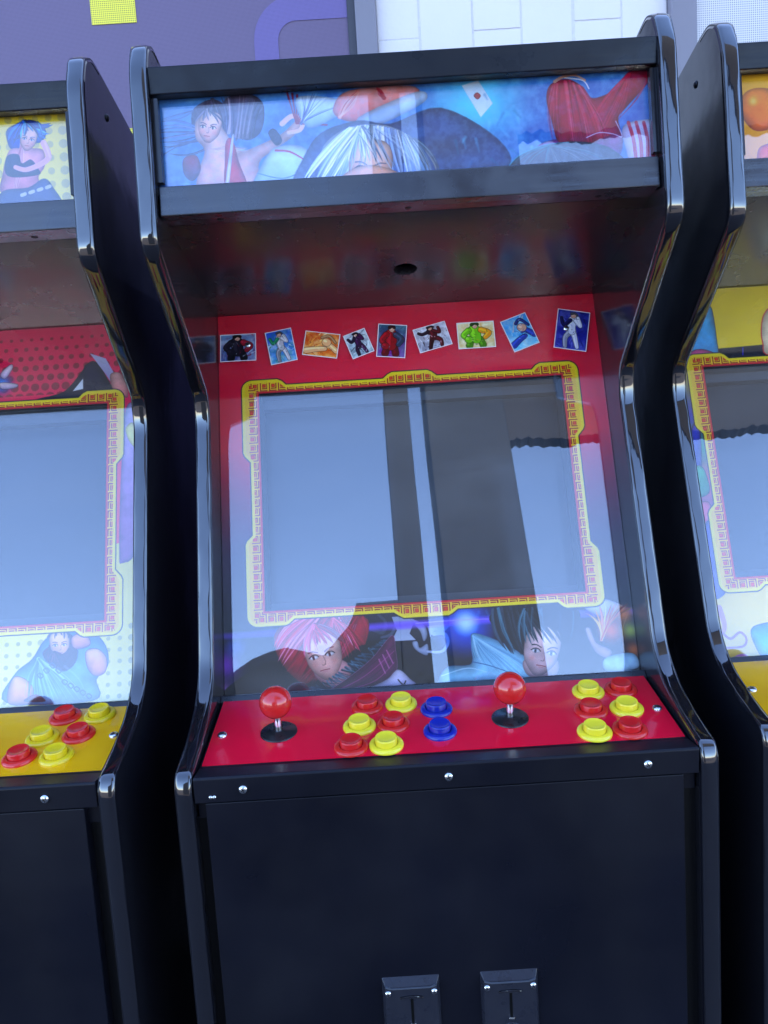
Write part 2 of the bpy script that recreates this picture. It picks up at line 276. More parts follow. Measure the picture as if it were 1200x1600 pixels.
  ('G',(44.8,77.8),60,(130,90,235),0.9,9,0.6),
  ('G',(49.7,75.9),20,(200,232,255),1,1,0.8),
  ('S',[(-15.8,79.1),(39.1,79.9),(110.7,78.0)],(190,170,255),1.2,0.6,1.2,0.9),
  ('P',[(-268.8,8.7),(-246.8,23.7),(-211.2,41.2),(-186.0,43.0),(-59.2,60.0),(-27.9,25.2),(11.8,-1.7),(10.8,-14.6),(-269.0,-2.6)],(14,16,26),(22,24,36),1.5,1,None,0.5,1),
  ('P',[(-167.2,95.0),(-84.3,93.3),(-82.9,58.2),(-93.2,53.8),(-119.3,35.6),(-140.6,27.9),(-153.6,14.8),(-168.8,10.8),(-189.8,30.9),(-202.3,56.3),(-199.8,81.1)],(186,20,62),(150,10,50),1,1,None,0.5,1),
  ('L',[(-158.6,97.9),(-124.7,99.2),(-91.0,95.4)],[(-203.9,60.6),(-194.6,35.3),(-163.7,12.2),(-152.0,14.7)],20,[(206,24,66),(170,12,50),(236,70,110),(140,6,40),(240,110,140)],4.2,9,68),
  ('L',[(-116.3,97.0),(-86.0,93.4)],[(-93.5,48.9),(-80.2,61.3)],6,[(206,24,66),(170,12,50),(236,70,110),(140,6,40),(240,110,140)],3.4,3,69),
  ('H',[(-167.3,93.4),(-124.9,93.3),(-86.1,91.7)],[(-200.5,60.4),(-186.6,26.6),(-158.8,10.2)],30,[(226,60,100),(140,8,44),(240,110,140),(190,20,60),(110,6,36)],1.1,0.6,9,31),
  ('H',[(-124.9,93.3),(-86.1,91.7)],[(-144.5,32.2),(-110.8,38.4),(-81.0,61.4)],60,[(214,30,70),(120,6,40),(236,90,120)],1.1,0.6,6,32),
  ('P',[(-153.2,24.6),(-119.1,38.9),(-103.3,21.5),(-129.2,2.0)],(206,150,150),(160,100,110),1,1,None,0.5,1),
  ('P',[(-166.0,59.8),(-158.4,74.5),(-132.6,79.2),(-119.7,68.3),(-115.6,48.0),(-116.7,33.4),(-125.4,17.5),(-132.5,13.7),(-140.6,14.8),(-155.0,26.4),(-161.7,39.6)],(236,196,182),(196,140,132),0.7,1,(117,84,79),0.35,1),
  ('G',(-125.1,37.1),7.800000000000001,(226,140,130),0.4,1,2),
  ('G',(-151.2,32.4),7.800000000000001,(226,140,130),0.4,1,2),
  ('P',[(-157.4,41.3),(-154.4,44.5),(-149.3,45.1),(-146.5,43.0),(-149.6,40.5),(-154.1,39.7)],(240,236,240),None,0.3,0.9,None,0.5,1),
  ('S',[(-152.9,43.7),(-152.2,41.0)],(120,60,70),3.12,3.12,0.4,1),
  ('S',[(-152.6,42.9),(-152.4,41.9)],(20,16,26),1.404,1.404,0.3,1),
  ('S',[(-158.5,41.5),(-154.6,45.3),(-149.5,46.1),(-145.7,43.8)],(36,22,34),1.248,0.936,0.3,1),
  ('S',[(-159.3,48.6),(-153.6,50.2),(-146.7,48.9)],(120,20,40),1.56,0.936,0.4,1),
  ('P',[(-136.3,45.2),(-133.3,48.4),(-128.1,49.0),(-125.4,46.9),(-128.5,44.3),(-133.0,43.5)],(240,236,240),None,0.3,0.9,None,0.5,1),
  ('S',[(-131.8,47.5),(-131.1,44.8)],(120,60,70),3.12,3.12,0.4,1),
  ('S',[(-131.5,46.7),(-131.3,45.8)],(20,16,26),1.404,1.404,0.3,1),
  ('S',[(-137.3,45.3),(-133.5,49.2),(-128.3,49.9),(-124.5,47.7)],(36,22,34),1.248,0.936,0.3,1),
  ('S',[(-137.6,49.9),(-132.5,54.1),(-126.1,55.3)],(120,20,40),1.56,0.936,0.4,1),
  ('S',[(-140.2,44.8),(-137.1,37.5),(-138.0,34.1)],(160,114,108),0.936,1.092,0.5,0.8),
  ('S',[(-141.1,32.9),(-139.0,32.6),(-136.7,34.0)],(121,86,81),0.936,0.78,0.4,0.8),
  ('S',[(-144.1,25.2),(-139.1,26.4),(-132.0,27.4)],(150,60,66),1.092,0.936,0.4,1),
  ('S',[(-140.5,23.9),(-134.8,24.9)],(206,130,126),1.404,1.092,0.6,0.7),
  ('P',[(-141.9,14.5),(-124.1,17.8),(-119.8,9.5),(-142.6,5.4)],(196,140,132),(166,119,112),1,0.0,None,0.5,1),
  ('L',[(-150.6,86.5),(-116.8,86.9)],[(-165.8,45.0),(-151.9,55.7),(-130.7,61.1),(-105.5,59.5)],12,[(206,24,66),(170,12,50),(236,70,110),(140,6,40),(240,110,140)],3.4,5,70),
  ('H',[(-151.0,78.1),(-125.7,76.6)],[(-155.9,41.1),(-139.3,55.0),(-109.8,58.1)],6,[(206,40,80),(236,100,130),(150,14,50)],1,0.7,5,33),
  ('H',[(-159.1,3.8),(-128.5,16.5),(-93.9,41.5),(-59.2,60.0)],[(-142.0,-3.7),(-112.3,9.0),(-77.6,33.1),(-46.0,55.9)],150,[(40,70,90),(20,36,52),(90,130,150),(28,50,70),(60,96,120)],1.4,0.7,2,34),
  ('P',[(-142.0,-5.4),(-112.1,12.3),(-77.4,36.4),(-48.8,65.2),(-44.9,46.7),(-44.9,21.3),(-59.0,9.1),(-87.9,-2.2),(-108.8,-5.7)],(122,34,92),(86,20,70),0.8,1,(190,120,170),0.5,1),
  ('S',[(-136.1,-2.5),(-95.1,17.8),(-46.2,52.6)],(60,12,50),1.2,0.8,0.5,0.8),
  ('S',[(-127.8,-2.2),(-87.8,14.9),(-46.7,45.2)],(176,80,140),1.2,0.8,0.5,0.8),
  ('S',[(-119.4,-1.9),(-80.4,12.0),(-47.2,37.8)],(60,12,50),1.2,0.8,0.5,0.8),
  ('S',[(-111.1,-1.6),(-73.1,9.1),(-47.6,30.4)],(176,80,140),1.2,0.8,0.5,0.8),
  ('S',[(-102.8,-1.3),(-65.8,6.2),(-48.1,23.1)],(60,12,50),1.2,0.8,0.5,0.8),
  ('S',[(-67.4,35.8),(-60.1,17.3)],(196,110,160),1.6,1.6,0.4,0.8),
  ('S',[(-62.0,41.2),(-54.7,23.5)],(196,110,160),1.6,1.6,0.4,0.8),
  ('S',[(-56.7,46.6),(-49.3,29.7)],(196,110,160),1.6,1.6,0.4,0.8),
  ('P',[(-59.0,9.1),(-43.2,21.2),(-29.0,8.9),(-24.7,-1.1),(-88.0,-3.8)],(206,196,214),(160,150,180),0.8,1,None,0.5,1),
  ('S',[(-44.0,8.2),(-37.8,1.3),(-34.2,6.0)],(40,36,30),1.6,1.6,0.4,1),
  ('P',[(9.0,5.0),(21.8,20.5),(43.6,20.8),(53.9,25.1),(54.3,49.8),(57.0,61.2),(75.1,56.8),(107.1,40.0),(138.1,15.1),(158.3,0.8),(152.6,-5.3),(19.8,-5.4)],(112,170,200),(150,200,222),0.8,1,(60,100,140),0.7,1),
  ('H',[(58.4,57.8),(91.1,48.4)],[(59.3,19.9),(103.8,4.9),(148.9,-1.8)],50,[(150,206,226),(90,146,182),(190,226,240),(70,124,166)],1.6,0.45,5,35),
  ('S',[(53.9,25.1),(75.9,18.9),(104.0,7.4),(128.1,-2.2)],(60,104,146),1.2,0.8,0.5,1),
  ('S',[(12.7,9.6),(46.6,17.4),(71.1,11.0)],(196,226,240),1.4,1,0.5,0.8),
  ('P',[(122.3,24.2),(163.8,21.7),(157.9,-2.4),(125.2,2.8)],(206,170,170),(170,130,140),1,1,None,0.5,1),
  ('P',[(86.1,86.2),(162.6,89.9),(199.7,81.7),(192.8,57.1),(181.0,41.2),(166.8,49.6),(144.6,37.7),(120.6,49.1),(113.5,36.3),(99.7,50.3),(88.3,63.5)],(24,28,40),(14,20,32),1,1,None,0.5,1),
  ('L',[(86.7,92.9),(129.3,95.3),(196.2,87.8)],[(100.0,35.5),(124.5,29.0),(148.6,35.8),(183.7,35.3)],24,[(22,30,42),(34,52,68),(14,18,28),(48,84,100),(28,40,54)],3.8,6,71),
  ('P',[(128.0,56.2),(141.3,66.1),(165.9,60.2),(172.1,45.7),(166.5,26.3),(159.1,13.9),(144.3,3.3),(136.3,2.6),(129.7,6.8),(122.5,22.6),(122.5,36.8)],(232,206,204),(190,150,156),0.7,1,(114,90,93),0.35,1),
  ('G',(155.6,19.9),7.6000000000000005,(226,140,130),0.4,1,2),
  ('G',(131.8,25.5),7.6000000000000005,(226,140,130),0.4,1,2),
  ('P',[(132.6,35.3),(136.6,37.0),(141.4,35.5),(142.9,32.6),(139.0,31.5),(134.7,32.6)],(240,236,240),None,0.3,0.9,None,0.5,1),
  ('S',[(137.6,35.6),(137.0,33.0)],(70,90,120),3.04,3.04,0.4,1),
  ('S',[(137.5,34.8),(137.2,33.9)],(20,16,26),1.3679999999999999,1.3679999999999999,0.3,1),
  ('S',[(131.8,35.9),(136.9,37.7),(141.7,36.4),(144.0,32.9)],(36,22,34),1.216,0.912,0.3,1),
  ('S',[(134.2,42.4),(139.9,41.7),(145.4,37.8)],(30,34,44),1.52,0.912,0.4,1),
  ('P',[(152.8,30.5),(156.8,32.1),(161.6,30.7),(163.0,27.7),(159.2,26.7),(154.9,27.8)],(240,236,240),None,0.3,0.9,None,0.5,1),
  ('S',[(157.7,30.8),(157.1,28.2)],(70,90,120),3.04,3.04,0.4,1),
  ('S',[(157.6,30.0),(157.4,29.1)],(20,16,26),1.3679999999999999,1.3679999999999999,0.3,1),
  ('S',[(151.9,31.0),(157.0,32.9),(161.9,31.6),(164.1,28.1)],(36,22,34),1.216,0.912,0.3,1),
  ('S',[(153.8,35.1),(160.1,36.9),(166.2,35.4)],(30,34,44),1.52,0.912,0.4,1),
  ('S',[(149.2,31.7),(148.6,24.1),(146.3,21.4)],(155,122,127),0.912,1.064,0.5,0.8),
  ('S',[(143.0,21.6),(144.7,20.5),(147.4,20.8)],(117,93,96),0.912,0.76,0.4,0.8),
  ('S',[(136.9,15.9),(141.8,15.1),(148.5,13.2)],(150,60,66),1.064,0.912,0.4,1),
  ('S',[(139.4,13.4),(144.9,12.1)],(206,130,126),1.3679999999999999,1.064,0.6,0.7),
  ('P',[(128.5,7.0),(145.5,3.0),(145.6,-5.9),(123.7,-0.8)],(190,150,156),(161,127,132),1,0.0,None,0.5,1),
  ('L',[(128.8,90.3),(170.8,87.7)],[(117.1,39.4),(137.7,44.7),(159.4,43.4),(177.2,37.3)],12,[(22,30,42),(34,52,68),(14,18,28),(48,84,100),(28,40,54)],3.4,6,72),
  ('H',[(94.5,85.7),(145.6,89.3),(191.4,83.1)],[(112.1,39.7),(145.6,47.5),(181.4,45.3)],12,[(20,26,38),(50,92,110),(30,40,56),(80,130,146),(12,16,26)],1.2,0.65,8,36),
  ('P',[(204.9,89.8),(231.1,96.7),(259.1,84.0),(247.0,74.6),(224.2,74.4)],(206,200,220),(170,170,200),1,1,None,0.5,1),
  ('G',(238.7,54.3),34,(240,110,40),1,0.8,2),
  ('G',(257.9,74.0),22,(250,150,60),0.9,1,2),
  ('G',(263.7,52.8),22,(190,210,60),0.9,0.6,2),
  ('G',(264.7,27.9),20,(220,120,40),0.9,0.6,2),
  ('L',[(224.7,42.7),(260.1,24.1)],[(207.7,77.1),(238.8,90.3),(273.4,83.1)],9,[(246,150,60),(226,80,40),(250,214,110),(214,110,90)],3,7,74),
  ('H',[(224.7,42.7),(251.8,24.6)],[(216.0,76.5),(246.9,87.3),(267.3,81.8)],40,[(255,190,90),(220,60,40),(250,230,150),(200,90,60)],1.4,0.55,8,37),
  ('P',[(205.3,56.3),(211.4,58.5),(217.7,39.8),(235.6,28.8),(230.3,19.3),(214.7,28.5)],(226,190,190),(190,150,160),0.8,0.9,None,0.5,1),
  ('P',[(225.1,18.0),(251.8,24.6),(267.1,20.4),(266.7,4.0),(228.2,1.5)],(150,190,214),(190,214,230),0.8,1,None,0.5,1),
  ('N',(120,140,200),0.05,3,38),
 ],
 'bezel_left': [
  ('R',(240,14,98),(248,30,80),0,532),
  ('D','dots',[-270,430,270,525],(150,2,58),14.5,6.2,45),
  ('P',[(-428.7,28.8),(-453.4,203.2),(69.7,183.8),(242.9,212.4),(277.8,210.2),(277.8,-13.6)],(232,214,84),(236,222,110),1,1,None,0.5,0),
  ('D','dots2',[-270,0,270,104],(176,168,90),15,5.4,0),
  ('P',[(238.0,400.4),(255.2,385.1),(256.0,211.6),(234.5,182.2),(230.8,200.0),(231.8,289.3)],(190,176,214),(150,70,140),1,1,None,0.5,1),
  ('P',[(238.2,372.1),(247.2,380.9),(253.5,369.2),(254.5,343.0),(243.7,353.0)],(236,226,120),None,1,1,None,0.5,1),
  ('P',[(150.5,432.8),(175.4,462.0),(180.7,471.4),(195.3,474.3),(215.9,440.0),(223.3,420.4),(114.4,422.7)],(40,36,78),(26,24,56),0.7,1,(20,16,30),0.8,1),
  ('P',[(185.9,488.6),(209.0,479.3),(224.9,449.1),(221.4,434.9),(209.3,454.9)],(206,200,226),(160,150,196),0.7,1,None,0.5,0),
  ('P',[(215.7,454.5),(232.1,453.4),(241.5,419.2),(221.4,428.2)],(226,170,160),(190,110,110),0.8,1,None,0.5,1),
  ('P',[(161.4,432.1),(177.4,452.2),(177.7,434.8)],(226,230,240),None,0.5,1,(20,16,30),0.8,0),
  ('G',(60.7,450.2),26,(40,150,235),1,1,2),
  ('P',[(58.3,464.9),(71.5,478.6),(76.2,474.4),(65.9,457.6)],(236,214,214),(180,160,200),0.6,1,(60,40,80),0.5,1),
  ('P',[(58.8,452.3),(82.6,448.8),(81.0,443.1),(61.0,442.5)],(236,214,214),(180,160,200),0.6,1,(60,40,80),0.5,1),
  ('P',[(85.2,7.7),(94.0,42.4),(117.0,61.7),(133.2,85.8),(158.4,97.7),(196.9,90.3),(214.2,72.5),(217.0,47.3),(202.1,30.1),(199.2,4.1)],(84,128,176),(120,170,206),0.8,1,(40,60,110),0.8,1),
  ('P',[(140.2,78.6),(151.8,91.4),(165.4,92.2),(174.1,81.6),(176.3,58.1),(163.1,44.0),(146.1,48.3),(130.3,67.5)],(90,42,62),(60,30,52),1,1,None,0.5,1),
  ('H',[(140.3,77.0),(172.6,75.0)],[(133.9,60.7),(153.0,43.0),(176.3,58.1)],40,[(120,50,70),(50,24,44),(90,36,56)],1.6,0.6,4,41),
  ('P',[(139.1,88.4),(144.1,95.5),(158.4,95.6),(164.8,88.6),(165.8,77.3),(164.4,69.5),(158.8,61.7),(154.6,60.3),(150.3,61.7),(143.1,69.3),(140.2,77.1)],(236,196,182),(196,140,132),0.7,1,(117,84,79),0.35,1),
  ('G',(160.6,72.3),4.2,(226,140,130),0.4,1,2),
  ('G',(146.4,72.2),4.2,(226,140,130),0.4,1,2),
  ('P',[(144.1,77.6),(145.9,79.0),(148.8,78.9),(150.2,77.5),(148.3,76.4),(145.8,76.4)],(240,236,240),None,0.3,0.9,None,0.5,1),
  ('S',[(146.7,78.4),(146.9,76.9)],(60,60,60),1.68,1.68,0.4,1),
  ('S',[(146.8,78.0),(146.8,77.5)],(20,16,26),0.7559999999999999,0.7559999999999999,0.3,1),
  ('S',[(143.5,77.8),(145.9,79.5),(148.7,79.4),(150.7,77.8)],(36,22,34),0.672,0.504,0.3,1),
  ('S',[(143.5,81.7),(146.7,82.0),(150.4,80.7)],(60,30,40),0.84,0.504,0.4,1),
  ('P',[(155.8,77.7),(157.7,79.1),(160.5,79.0),(161.9,77.6),(160.0,76.5),(157.5,76.5)],(240,236,240),None,0.3,0.9,None,0.5,1),
  ('S',[(158.4,78.5),(158.6,77.0)],(60,60,60),1.68,1.68,0.4,1),
  ('S',[(158.5,78.1),(158.6,77.6)],(20,16,26),0.7559999999999999,0.7559999999999999,0.3,1),
  ('S',[(155.3,77.9),(157.6,79.6),(160.5,79.5),(162.4,77.9)],(36,22,34),0.672,0.504,0.3,1),
  ('S',[(155.4,80.4),(158.4,82.1),(162.0,82.2)],(60,30,40),0.84,0.504,0.4,1),
  ('S',[(153.7,77.9),(155.0,73.6),(154.2,71.9)],(160,114,108),0.504,0.588,0.5,0.8),
  ('S',[(152.5,71.5),(153.6,71.2),(155.0,71.7)],(121,86,81),0.504,0.42,0.4,0.8),
  ('S',[(150.4,67.6),(153.2,67.8),(157.1,67.7)],(150,60,66),0.588,0.504,0.4,1),
  ('S',[(152.3,66.6),(155.5,66.6)],(206,130,126),0.7559999999999999,0.588,0.6,0.7),
  ('P',[(149.5,61.6),(159.5,61.7),(161.4,56.8),(148.6,56.7)],(196,140,132),(166,119,112),1,0.0,None,0.5,1),
  ('P',[(140.3,73.6),(145.6,68.3),(153.3,65.3),(160.8,68.2),(165.8,73.7),(167.8,61.9),(159.6,50.8),(149.4,51.4),(140.7,61.9)],(86,40,58),(60,30,50),0.8,1,None,0.5,1),
  ('L',[(145.5,70.0),(162.5,68.9)],[(139.1,57.0),(152.9,46.3),(167.9,55.3)],9,[(96,46,64),(70,34,52),(120,56,70)],2,2,81),
  ('L',[(141.5,93.7),(153.3,98.0),(163.7,92.3)],[(138.3,85.5),(151.8,89.7),(167.3,83.7)],8,[(50,40,60),(70,60,90)],2,2,82),
  ('P',[(168.9,86.9),(179.0,91.4),(191.0,85.6),(192.9,75.4),(177.7,71.3),(170.0,75.1)],(236,180,176),(196,120,130),0.8,1,(90,40,60),0.6,1),
  ('P',[(188.0,67.4),(203.2,69.8),(215.2,57.4),(213.8,39.3),(200.3,35.1),(190.0,47.3)],(240,186,182),(200,120,136),0.8,1,(90,40,60),0.6,1),
  ('P',[(86.3,22.3),(94.1,39.9),(109.4,35.7),(119.9,21.9),(113.8,4.4),(88.6,5.9)],(236,180,176),(196,120,130),0.8,1,(90,40,60),0.6,1),
  ('H',[(125.4,61.2),(159.6,50.8)],[(110.2,12.7),(152.2,6.9),(194.1,7.7)],46,[(160,206,230),(80,120,170),(190,226,240),(60,96,150)],2,0.5,6,42),
  ('S',[(124.4,40.6),(127.7,42.8),(132.0,39.3),(128.7,36.2),(124.4,40.6)],(60,90,130),1.5,1.5,0.4,1),
  ('S',[(132.2,46.7),(135.5,49.0),(139.9,45.4),(136.6,42.3),(132.2,46.7)],(60,90,130),1.5,1.5,0.4,1),
  ('S',[(140.1,52.8),(143.4,55.1),(147.7,51.5),(144.4,48.4),(140.1,52.8)],(60,90,130),1.5,1.5,0.4,1),
  ('S',[(148.3,45.7),(151.6,48.0),(155.9,44.4),(152.6,41.3),(148.3,45.7)],(60,90,130),1.5,1.5,0.4,1),
  ('S',[(156.7,30.4),(160.0,32.6),(164.3,29.1),(161.0,26.0),(156.7,30.4)],(60,90,130),1.5,1.5,0.4,1),
  ('S',[(164.8,25.4),(168.1,27.6),(172.4,24.1),(169.1,21.0),(164.8,25.4)],(60,90,130),1.5,1.5,0.4,1),
  ('S',[(172.9,20.4),(176.2,22.6),(180.5,19.1),(177.2,16.0),(172.9,20.4)],(60,90,130),1.5,1.5,0.4,1),
  ('S',[(180.9,15.4),(184.3,17.7),(188.5,14.1),(185.2,11.1),(180.9,15.4)],(60,90,130),1.5,1.5,0.4,1),
  ('S',[(189.0,10.4),(192.3,12.7),(196.6,9.2),(193.3,6.1),(189.0,10.4)],(60,90,130),1.5,1.5,0.4,1),
  ('P',[(108.6,7.9),(116.8,14.8),(126.9,15.0),(135.5,6.3)],(170,30,40),(40,20,30),0.6,1,None,0.5,1),
 ],
 'bezel_right': [
  ('R',(255,214,6),(255,214,6),0,532),
  ('V',104,420,[(0,(120,60,140)),(0.2,(60,50,130)),(0.45,(230,90,110)),(0.6,(40,150,90)),(0.75,(30,60,190)),(1,(236,204,20))]),
  ('P',[(-343.4,116.8),(-256.8,111.4),(-267.3,38.6),(-248.6,-8.9),(-16.2,2.1),(5.4,112.7),(-231.4,105.5),(-295.0,87.6),(-314.6,-54.6),(52.6,-76.7),(91.6,107.3)],(238,214,110),None,1,0,None,0.5,1),
  ('Q',[-270,0,270,100],(238,208,96)),
  ('P',[(-192.7,438.2),(70.5,445.6),(62.9,406.5),(-196.6,411.8)],(16,14,44),None,0.5,1,None,0.5,0),
  ('S',[(-184.2,420.8),(-171.2,421.0)],(46,40,190),1.6,1.6,0.4,1),
  ('S',[(-160.1,420.8),(-147.1,421.0)],(46,40,190),1.6,1.6,0.4,1),
  ('S',[(-152.9,437.2),(-154.6,426.4)],(46,40,190),1.6,1.6,0.4,1),
  ('S',[(-136.0,420.8),(-123.1,421.0)],(46,40,190),1.6,1.6,0.4,1),
  ('S',[(-112.0,420.8),(-99.0,420.9)],(46,40,190),1.6,1.6,0.4,1),
  ('S',[(-104.7,437.1),(-106.4,426.4)],(46,40,190),1.6,1.6,0.4,1),
  ('S',[(-87.9,420.8),(-74.9,420.9)],(46,40,190),1.6,1.6,0.4,1),
  ('S',[(-63.9,420.8),(-50.9,420.9)],(46,40,190),1.6,1.6,0.4,1),
  ('S',[(-56.4,437.1),(-58.3,426.4)],(46,40,190),1.6,1.6,0.4,1),
  ('S',[(-39.8,420.8),(-26.8,420.9)],(46,40,190),1.6,1.6,0.4,1),
  ('P',[(-238.9,426.4),(-219.5,464.9),(-205.1,494.1),(-192.1,505.4),(-188.3,493.0),(-188.7,452.8),(-191.2,423.3),(-213.1,412.9),(-236.4,411.5)],(60,180,226),(40,150,210),0.6,1,(20,40,70),1,1),
  ('P',[(-240.5,414.7),(-228.3,435.6),(-209.4,438.3),(-190.6,427.2),(-193.2,409.6)],(214,60,150),None,0.5,1,(20,40,70),0.8,1),
  ('P',[(-121.0,468.4),(-112.0,489.9),(-92.7,498.7),(-12.4,501.5),(-26.2,424.2),(-114.5,422.2),(-123.1,443.5)],(246,224,190),None,0.4,1,(206,30,40),1.6,1),
  ('S',[(-104.6,477.3),(-110.3,442.7)],(30,30,40),8,8,0.4,1),
  ('P',[(-251.8,301.9),(-233.6,333.9),(-234.3,291.4),(-241.4,254.6),(-257.6,260.3)],(30,50,190),(50,40,150),0.6,1,(10,14,40),0.8,1),
  ('P',[(-253.2,260.0),(-238.9,265.6),(-232.3,249.4),(-232.9,226.4),(-253.9,223.2)],(60,180,110),(30,140,90),0.6,1,(10,40,30),0.6,1),
  ('P',[(-249.7,209.2),(-234.9,212.8),(-233.2,188.2),(-251.3,173.2)],(226,90,130),(200,60,120),0.6,1,(60,10,40),0.6,1),
  ('P',[(-249.6,173.1),(-230.1,185.3),(-228.2,127.2),(-229.7,88.0),(-256.2,85.2)],(60,60,170),(90,90,200),0.8,1,None,0.5,1),
  ('S',[(-242.4,67.1),(-238.7,45.4),(-242.3,32.9)],(206,140,190),8,5,0.5,1),
  ('S',[(-242.3,32.9),(-233.1,25.5),(-219.9,33.2),(-212.5,25.9),(-215.7,16.0),(-228.1,13.4),(-246.8,14.5)],(176,110,186),3.6,3,0.4,1),
  ('S',[(-235.2,-4.7),(-228.2,1.6),(-217.0,2.6),(-207.5,-8.1)],(206,140,196),4,3,0.4,1),
  ('P',[(-239.6,-6.1),(-230.2,0.0),(-220.8,-5.6),(-218.4,-12.4)],(226,160,20),None,0.5,1,None,0.5,1),
  ('P',[(-204.2,34.8),(-189.2,42.4),(-145.9,44.0),(-141.6,18.2),(-154.3,-6.3),(-191.3,-2.3),(-202.1,15.2)],(40,150,226),(100,210,250),1,1,(20,60,150),1,1),
  ('N',(255,240,180),0.05,6,43),
 ],
 'marquee_left': [
  ('B',(236,212,70),(240,220,96),None),
  ('D','dots2',[-270,0,270,98],(192,178,110),14.5,6.2,0),
  ('P',[(203.4,89.1),(217.6,93.0),(231.2,88.0),(236.0,76.6),(227.1,67.5),(216.4,74.4),(208.7,63.0),(196.2,63.8),(193.2,82.0)],(36,90,180),(22,60,150),0.8,1,(10,26,80),0.6,1),
  ('L',[(217.5,91.7),(211.5,85.1)],[(242.2,86.0),(233.0,72.6),(223.4,74.6),(209.4,74.1),(194.0,72.3)],16,[(30,90,190),(20,60,150),(70,150,226),(14,40,110)],3.2,5,73),
  ('H',[(217.0,84.7),(208.5,81.1)],[(236.7,87.7),(229.9,68.7),(215.8,65.4),(195.1,68.7)],6,[(30,96,190),(20,60,150),(70,150,220),(16,40,110)],2.2,0.85,4,51),
  ('P',[(194.7,61.1),(208.7,63.0),(221.2,62.3),(232.1,58.8),(232.4,42.1),(224.7,30.1),(226.5,14.7),(184.7,14.5),(186.1,36.7)],(226,160,170),(196,120,136),0.8,1,None,0.5,1),
  ('H',[(209.0,67.9),(229.1,56.2)],[(199.0,19.9),(219.6,15.1)],18,[(240,190,190),(180,100,120)],1.6,0.5,4,52),
  ('P',[(191.4,54.4),(204.1,56.4),(207.6,46.4),(217.6,50.0),(224.0,41.3),(224.9,32.9),(191.5,33.6)],(54,56,90),(30,30,56),0.7,1,None,0.5,1),
  ('S',[(232.6,67.1),(237.2,51.6),(227.0,43.9),(211.4,39.3),(200.4,42.7)],(232,170,176),7,5,0.4,1),
  ('S',[(234.1,68.4),(238.6,51.5)],(250,206,200),2,2,1,0.6),
  ('P',[(184.9,17.3),(212.9,19.7),(230.1,28.4),(239.3,19.5),(246.0,-5.9),(176.6,-3.0)],(60,76,130),(40,50,96),0.8,1,None,0.5,1),
  ('P',[(209.3,81.7),(214.3,85.6),(224.1,83.2),(226.8,77.5),(224.9,69.7),(222.1,64.7),(216.4,60.4),(213.3,60.2),(210.6,61.8),(207.5,68.2),(207.4,73.9)],(236,196,182),(196,140,132),0.7,1,(117,84,79),0.35,1),
  ('G',(220.2,67.2),3.6,(226,140,130),0.4,1,2),
  ('G',(210.4,69.6),3.6,(226,140,130),0.4,1,2),
  ('P',[(210.1,73.6),(211.7,74.3),(213.6,73.7),(214.2,72.5),(212.7,72.1),(211.0,72.5)],(240,236,240),None,0.3,0.9,None,0.5,1),
  ('S',[(212.1,73.8),(211.9,72.7)],(60,90,160),1.44,1.44,0.4,1),
  ('S',[(212.1,73.4),(212.0,73.1)],(20,16,26),0.6479999999999999,0.6479999999999999,0.3,1),
  ('S',[(209.8,73.8),(211.8,74.6),(213.7,74.1),(214.7,72.7)],(36,22,34),0.5760000000000001,0.432,0.3,1),
  ('S',[(210.7,76.5),(212.9,76.2),(215.1,74.6)],(30,60,130),0.72,0.432,0.4,1),
  ('P',[(218.2,71.7),(219.7,72.4),(221.6,71.8),(222.3,70.6),(220.7,70.2),(219.0,70.6)],(240,236,240),None,0.3,0.9,None,0.5,1),
  ('S',[(220.1,71.8),(219.9,70.8)],(60,90,160),1.44,1.44,0.4,1),
  ('S',[(220.1,71.5),(220.0,71.1)],(20,16,26),0.6479999999999999,0.6479999999999999,0.3,1),
  ('S',[(217.8,71.9),(219.8,72.7),(221.7,72.1),(222.7,70.7)],(36,22,34),0.5760000000000001,0.432,0.3,1),
  ('S',[(218.5,73.6),(221.0,74.2),(223.4,73.7)],(30,60,130),0.72,0.432,0.4,1),
  ('S',[(216.7,72.2),(216.6,69.1),(215.7,68.1)],(160,114,108),0.432,0.504,0.5,0.8),
  ('S',[(214.5,68.1),(215.1,67.7),(216.2,67.8)],(121,86,81),0.432,0.36,0.4,0.8),
  ('S',[(212.1,65.8),(214.1,65.5),(216.7,64.7)],(150,60,66),0.504,0.432,0.4,1),
  ('S',[(213.1,64.8),(215.3,64.3)],(206,130,126),0.6479999999999999,0.504,0.6,0.7),
  ('P',[(210.1,62.0),(216.9,60.3),(217.1,56.7),(208.3,58.8)],(196,140,132),(166,119,112),1,0.0,None,0.5,1),
  ('L',[(213.4,93.3),(227.2,91.1)],[(203.9,74.4),(211.1,78.2),(220.8,79.0),(233.0,72.6)],9,[(30,90,190),(20,60,150),(70,150,226)],2.6,2,83),
  ('L',[(210.5,90.7),(224.5,92.6)],[(196.6,69.3),(201.8,63.5)],4,[(30,90,190),(20,60,150)],2.6,2,84),
  ('S',[(205.4,11.9),(209.0,13.0)],(196,190,180),4,4,0.6,1),
  ('S',[(214.6,14.1),(218.2,15.2)],(196,190,180),4,4,0.6,1),
  ('S',[(223.8,16.3),(227.4,17.4)],(196,190,180),4,4,0.6,1),
  ('S',[(233.0,18.5),(236.5,19.7)],(196,190,180),4,4,0.6,1),
 ],
 'marquee_right': [
  ('B',(246,190,6),(240,160,0),None),
  ('P',[(-261.6,58.2),(-256.3,75.7),(-240.9,82.6),(-219.8,77.0),(-213.9,55.2),(-225.7,37.4),(-247.2,35.9)],(246,150,10),(230,110,0),0.8,1,None,0.5,1),
  ('G',(-245.3,67.9),9,(255,220,120),0.8,1,2),
